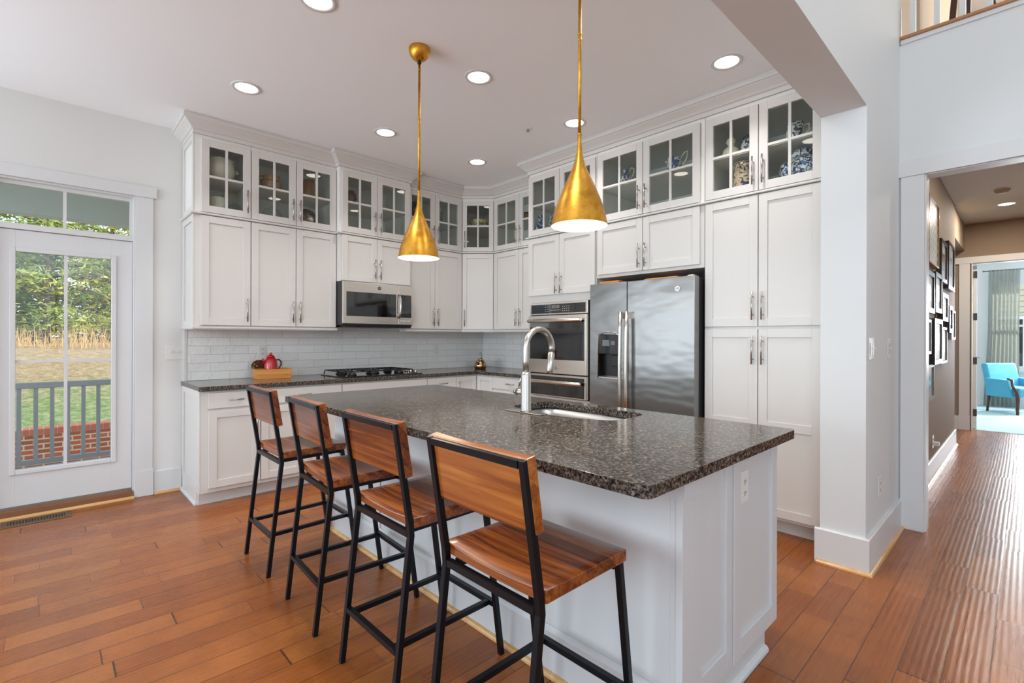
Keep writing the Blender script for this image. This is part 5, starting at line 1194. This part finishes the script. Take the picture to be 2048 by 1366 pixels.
b = B(); b.tube([(0, -0.22, 0), (0, -0.04, 1.6)], 0.02, square=True); b.obj('leg', M_darkwood, t)
b = B(); b.tube([(0.3, 0.0, 0), (0.02, -0.03, 1.5)], 0.02, square=True); b.obj('leg', M_darkwood, t)
t = thing('floor_box', 'low dark box on the loft floor behind the balusters', 'box', (6.2, -0.05, 3.312)); B().box(0, 0.4, -0.25, 0.25, 0, 0.12).obj('case', M_darkwood, t, 0.004)
b = B(); b.box(5.0, 5.9, YG - 0.02, YG - 0.001, 3.31, 5.3); struct('door_3', b, M_tan, 'tan loft door in the side wall')

# ------------------------------------------------------------------ outside
struct('floor_porch', B().box(-4.0, 6.0, 5.10, 6.78, -0.12, 0.0), plain('porch_decking', 'A9ACAC', 0.6, var=0.05), 'grey porch deck')
b = B(); b.box(-4.0, 6.0, 5.1, 7.2, 2.80, 2.9)
struct('ceiling_porch', b, M_porch, 'grey-green porch ceiling')
b = B(); b.box(-4.0, 6.0, 6.62, 6.80, 2.47, 2.80); struct('trim_20', b, M_porch, 'grey-green porch beam')
rl = thing('porch_railing', 'grey-blue slatted porch railing outside the glass door', 'railing', (0, 6.6, 0))
B().box(-4.0, 5.0, -0.04, 0.04, 0.79, 0.845).obj('top_rail', M_rail, rl, 0.008)
B().box(-4.0, 5.0, -0.022, 0.022, 0.055, 0.105).obj('bottom_rail', M_rail, rl, 0.004)
for k in range(-8, 14): 
    x = -0.056 + 0.1155 * k; B().box(x - 0.016, x + 0.016, -0.016, 0.016, 0.105, 0.79).obj('baluster', M_rail, rl)
bw_ = thing('garden_wall', 'red brick retaining wall beyond the porch railing', 'wall', (0, 10, 0))
B().box(-6, 8, 0, 0.3, -1.6, -0.16).obj('brickwork', M_brick, bw_)
b = B()
for k in range(187): x = -6 + 0.075 * k; b.box(x + 0.005, x + 0.07, -0.02, 0.3, -0.155, -0.075)
b.obj('soldier_course', M_soldier, bw_)
B().box(-6, 8, -0.012, 0.29, -0.159, -0.08).obj('mortar_bed', plain('mortar', 'CDB58E', 0.9), bw_)
struct('ground_yard', B().box(-8, 10, 6.9, 10, -1.7, -1.6), M_lawn, 'lower yard')
b = B(); NX, NY = 30, 40; g = []
for j in range(NY + 1):
    y = 10.32 + 30 * (j / NY) ** 1.6; row = []
    for i in range(NX + 1):
        x = -14 + 34 * i / NX
        z = -0.09 + 0.245 * (y - 10.3) if y < 15 else 1.06 + 0.006 * (y - 15)
        z += 0.03 * math.sin(x * 1.7 + y) + 0.02 * math.sin(x * 4.1 - y * 2); row.append(b.bm.verts.new((x, y, z)))
    g.append(row)
for j in range(NY):
    for i in range(NX):
        f = b.bm.faces.new((g[j][i], g[j][i + 1], g[j + 1][i + 1], g[j + 1][i])); f.smooth = True
o = b.obj('lawn', M_lawn, None); tag(o, 'sloping lawn, green below and straw-coloured above', 'lawn', None, 'stuff')
b = B(); rnd = random.Random(3)
for k in range(2600):
    x = rnd.uniform(-3.0, 5.5); y = rnd.uniform(14.8, 16.5); h = rnd.uniform(0.08, 0.6) * (1.0 if rnd.random() < 0.4 + 0.5 * math.sin(x * 2.1) ** 2 else 0.45); w = 0.0045; lx = rnd.uniform(-0.12, 0.12); an = rnd.uniform(0, PI)
    c_, s_ = math.cos(an) * w, math.sin(an) * w
    p = [b.bm.verts.new(q) for q in ((x - c_, y - s_, 1.0), (x + c_, y + s_, 1.0), (x + lx * 0.4 + c_, y + s_, 1.05 + h * 0.6), (x + lx * 0.4 - c_, y - s_, 1.05 + h * 0.6))]
    b.bm.faces.new(p); q = b.bm.verts.new((x + lx, y, 1.05 + h)); b.bm.faces.new((p[3], p[2], q))
o = b.obj('tall_grass', M_straw, None, fix=False); tag(o, 'tall dry grass along the crest of the slope', 'grass', None, 'stuff')

def tree(label, x, y, h, cr, mat, seed, ztop=0.0, lowest=0.15, dens=1.0, name='pine_tree'):
    rn = random.Random(seed); z0 = 1.0
    t = thing(name, label, 'tree', (x, y, z0))
    b = B(); r0_ = h * 0.008 + 0.03
    b.tube([(0, 0, -0.1), (0.05, 0, h * 0.3), (-0.04, 0.03, h * 0.65), (0, 0, h)], [r0_ * 1.2, r0_, r0_ * 0.6, 0.02], 8)
    fol = B(); tufts = []
    nb_ = int(60 * dens)
    for i in range(nb_):
        zz = h * (lowest + (0.97 - lowest) * i / nb_); a = rn.uniform(0, 2 * PI); L = cr * (1.0 - 0.75 * (zz / h) ** 1.5) * rn.uniform(0.6, 1.1)
        p0 = Vector((0, 0, zz)); p1 = Vector((math.cos(a) * L * 0.55, math.sin(a) * L * 0.55, zz + L * 0.12)); p2 = Vector((math.cos(a) * L, math.sin(a) * L, zz + L * 0.1))
        b.tube([p0, p1, p2], [0.035, 0.02, 0.008], 5)
        for k in range(8):
            f_ = rn.uniform(0.25, 1.05); c = p0.lerp(p2, f_) + Vector((rn.gauss(0, 0.25), rn.gauss(0, 0.25), rn.uniform(-0.05, 0.2)))
            tufts.append(c)
    b.obj('trunk', M_bark, t)
    for c in tufts:
        for k in range(14):
            v = Vector((rn.gauss(0, 0.26), rn.gauss(0, 0.26), rn.gauss(0, 0.09))); p = c + v; s_ = rn.uniform(0.06, 0.15)
            d1 = Vector((rn.gauss(0, 1), rn.gauss(0, 1), rn.gauss(0, 0.5))).normalized() * s_; d2 = Vector((rn.gauss(0, 1), rn.gauss(0, 1), rn.gauss(0, 0.6))).normalized() * s_ * 0.6
            fol.bm.faces.new([fol.bm.verts.new(p + q) for q in (-d1, d2, d1)])
    fol.obj('foliage', mat, t, fix=False)
    return t
tree('tall green pine centred behind the left half of the door glass', 0.05, 19.0, 6.2, 2.1, M_pine, 11, lowest=0.03)
tree('yellow-green pine behind the right half of the door glass', 1.55, 19.5, 6.0, 2.0, M_pine2, 12, lowest=0.03)
tree('pine at the left edge of the door glass', -1.35, 20.0, 5.6, 2.0, M_pine, 13, lowest=0.03)
tree('large pine right of the door glass, hidden by the wall', 3.2, 21.0, 6.5, 2.2, M_pine, 14, lowest=0.12)
tree('low dark evergreen behind the dry grass, left', -0.55, 22.5, 3.4, 1.9, M_shrub, 15, lowest=0.03, name='evergreen_tree')
tree('low dark evergreen behind the dry grass, right', 1.9, 23.0, 3.2, 1.9, M_shrub, 16, lowest=0.03, name='evergreen_tree')
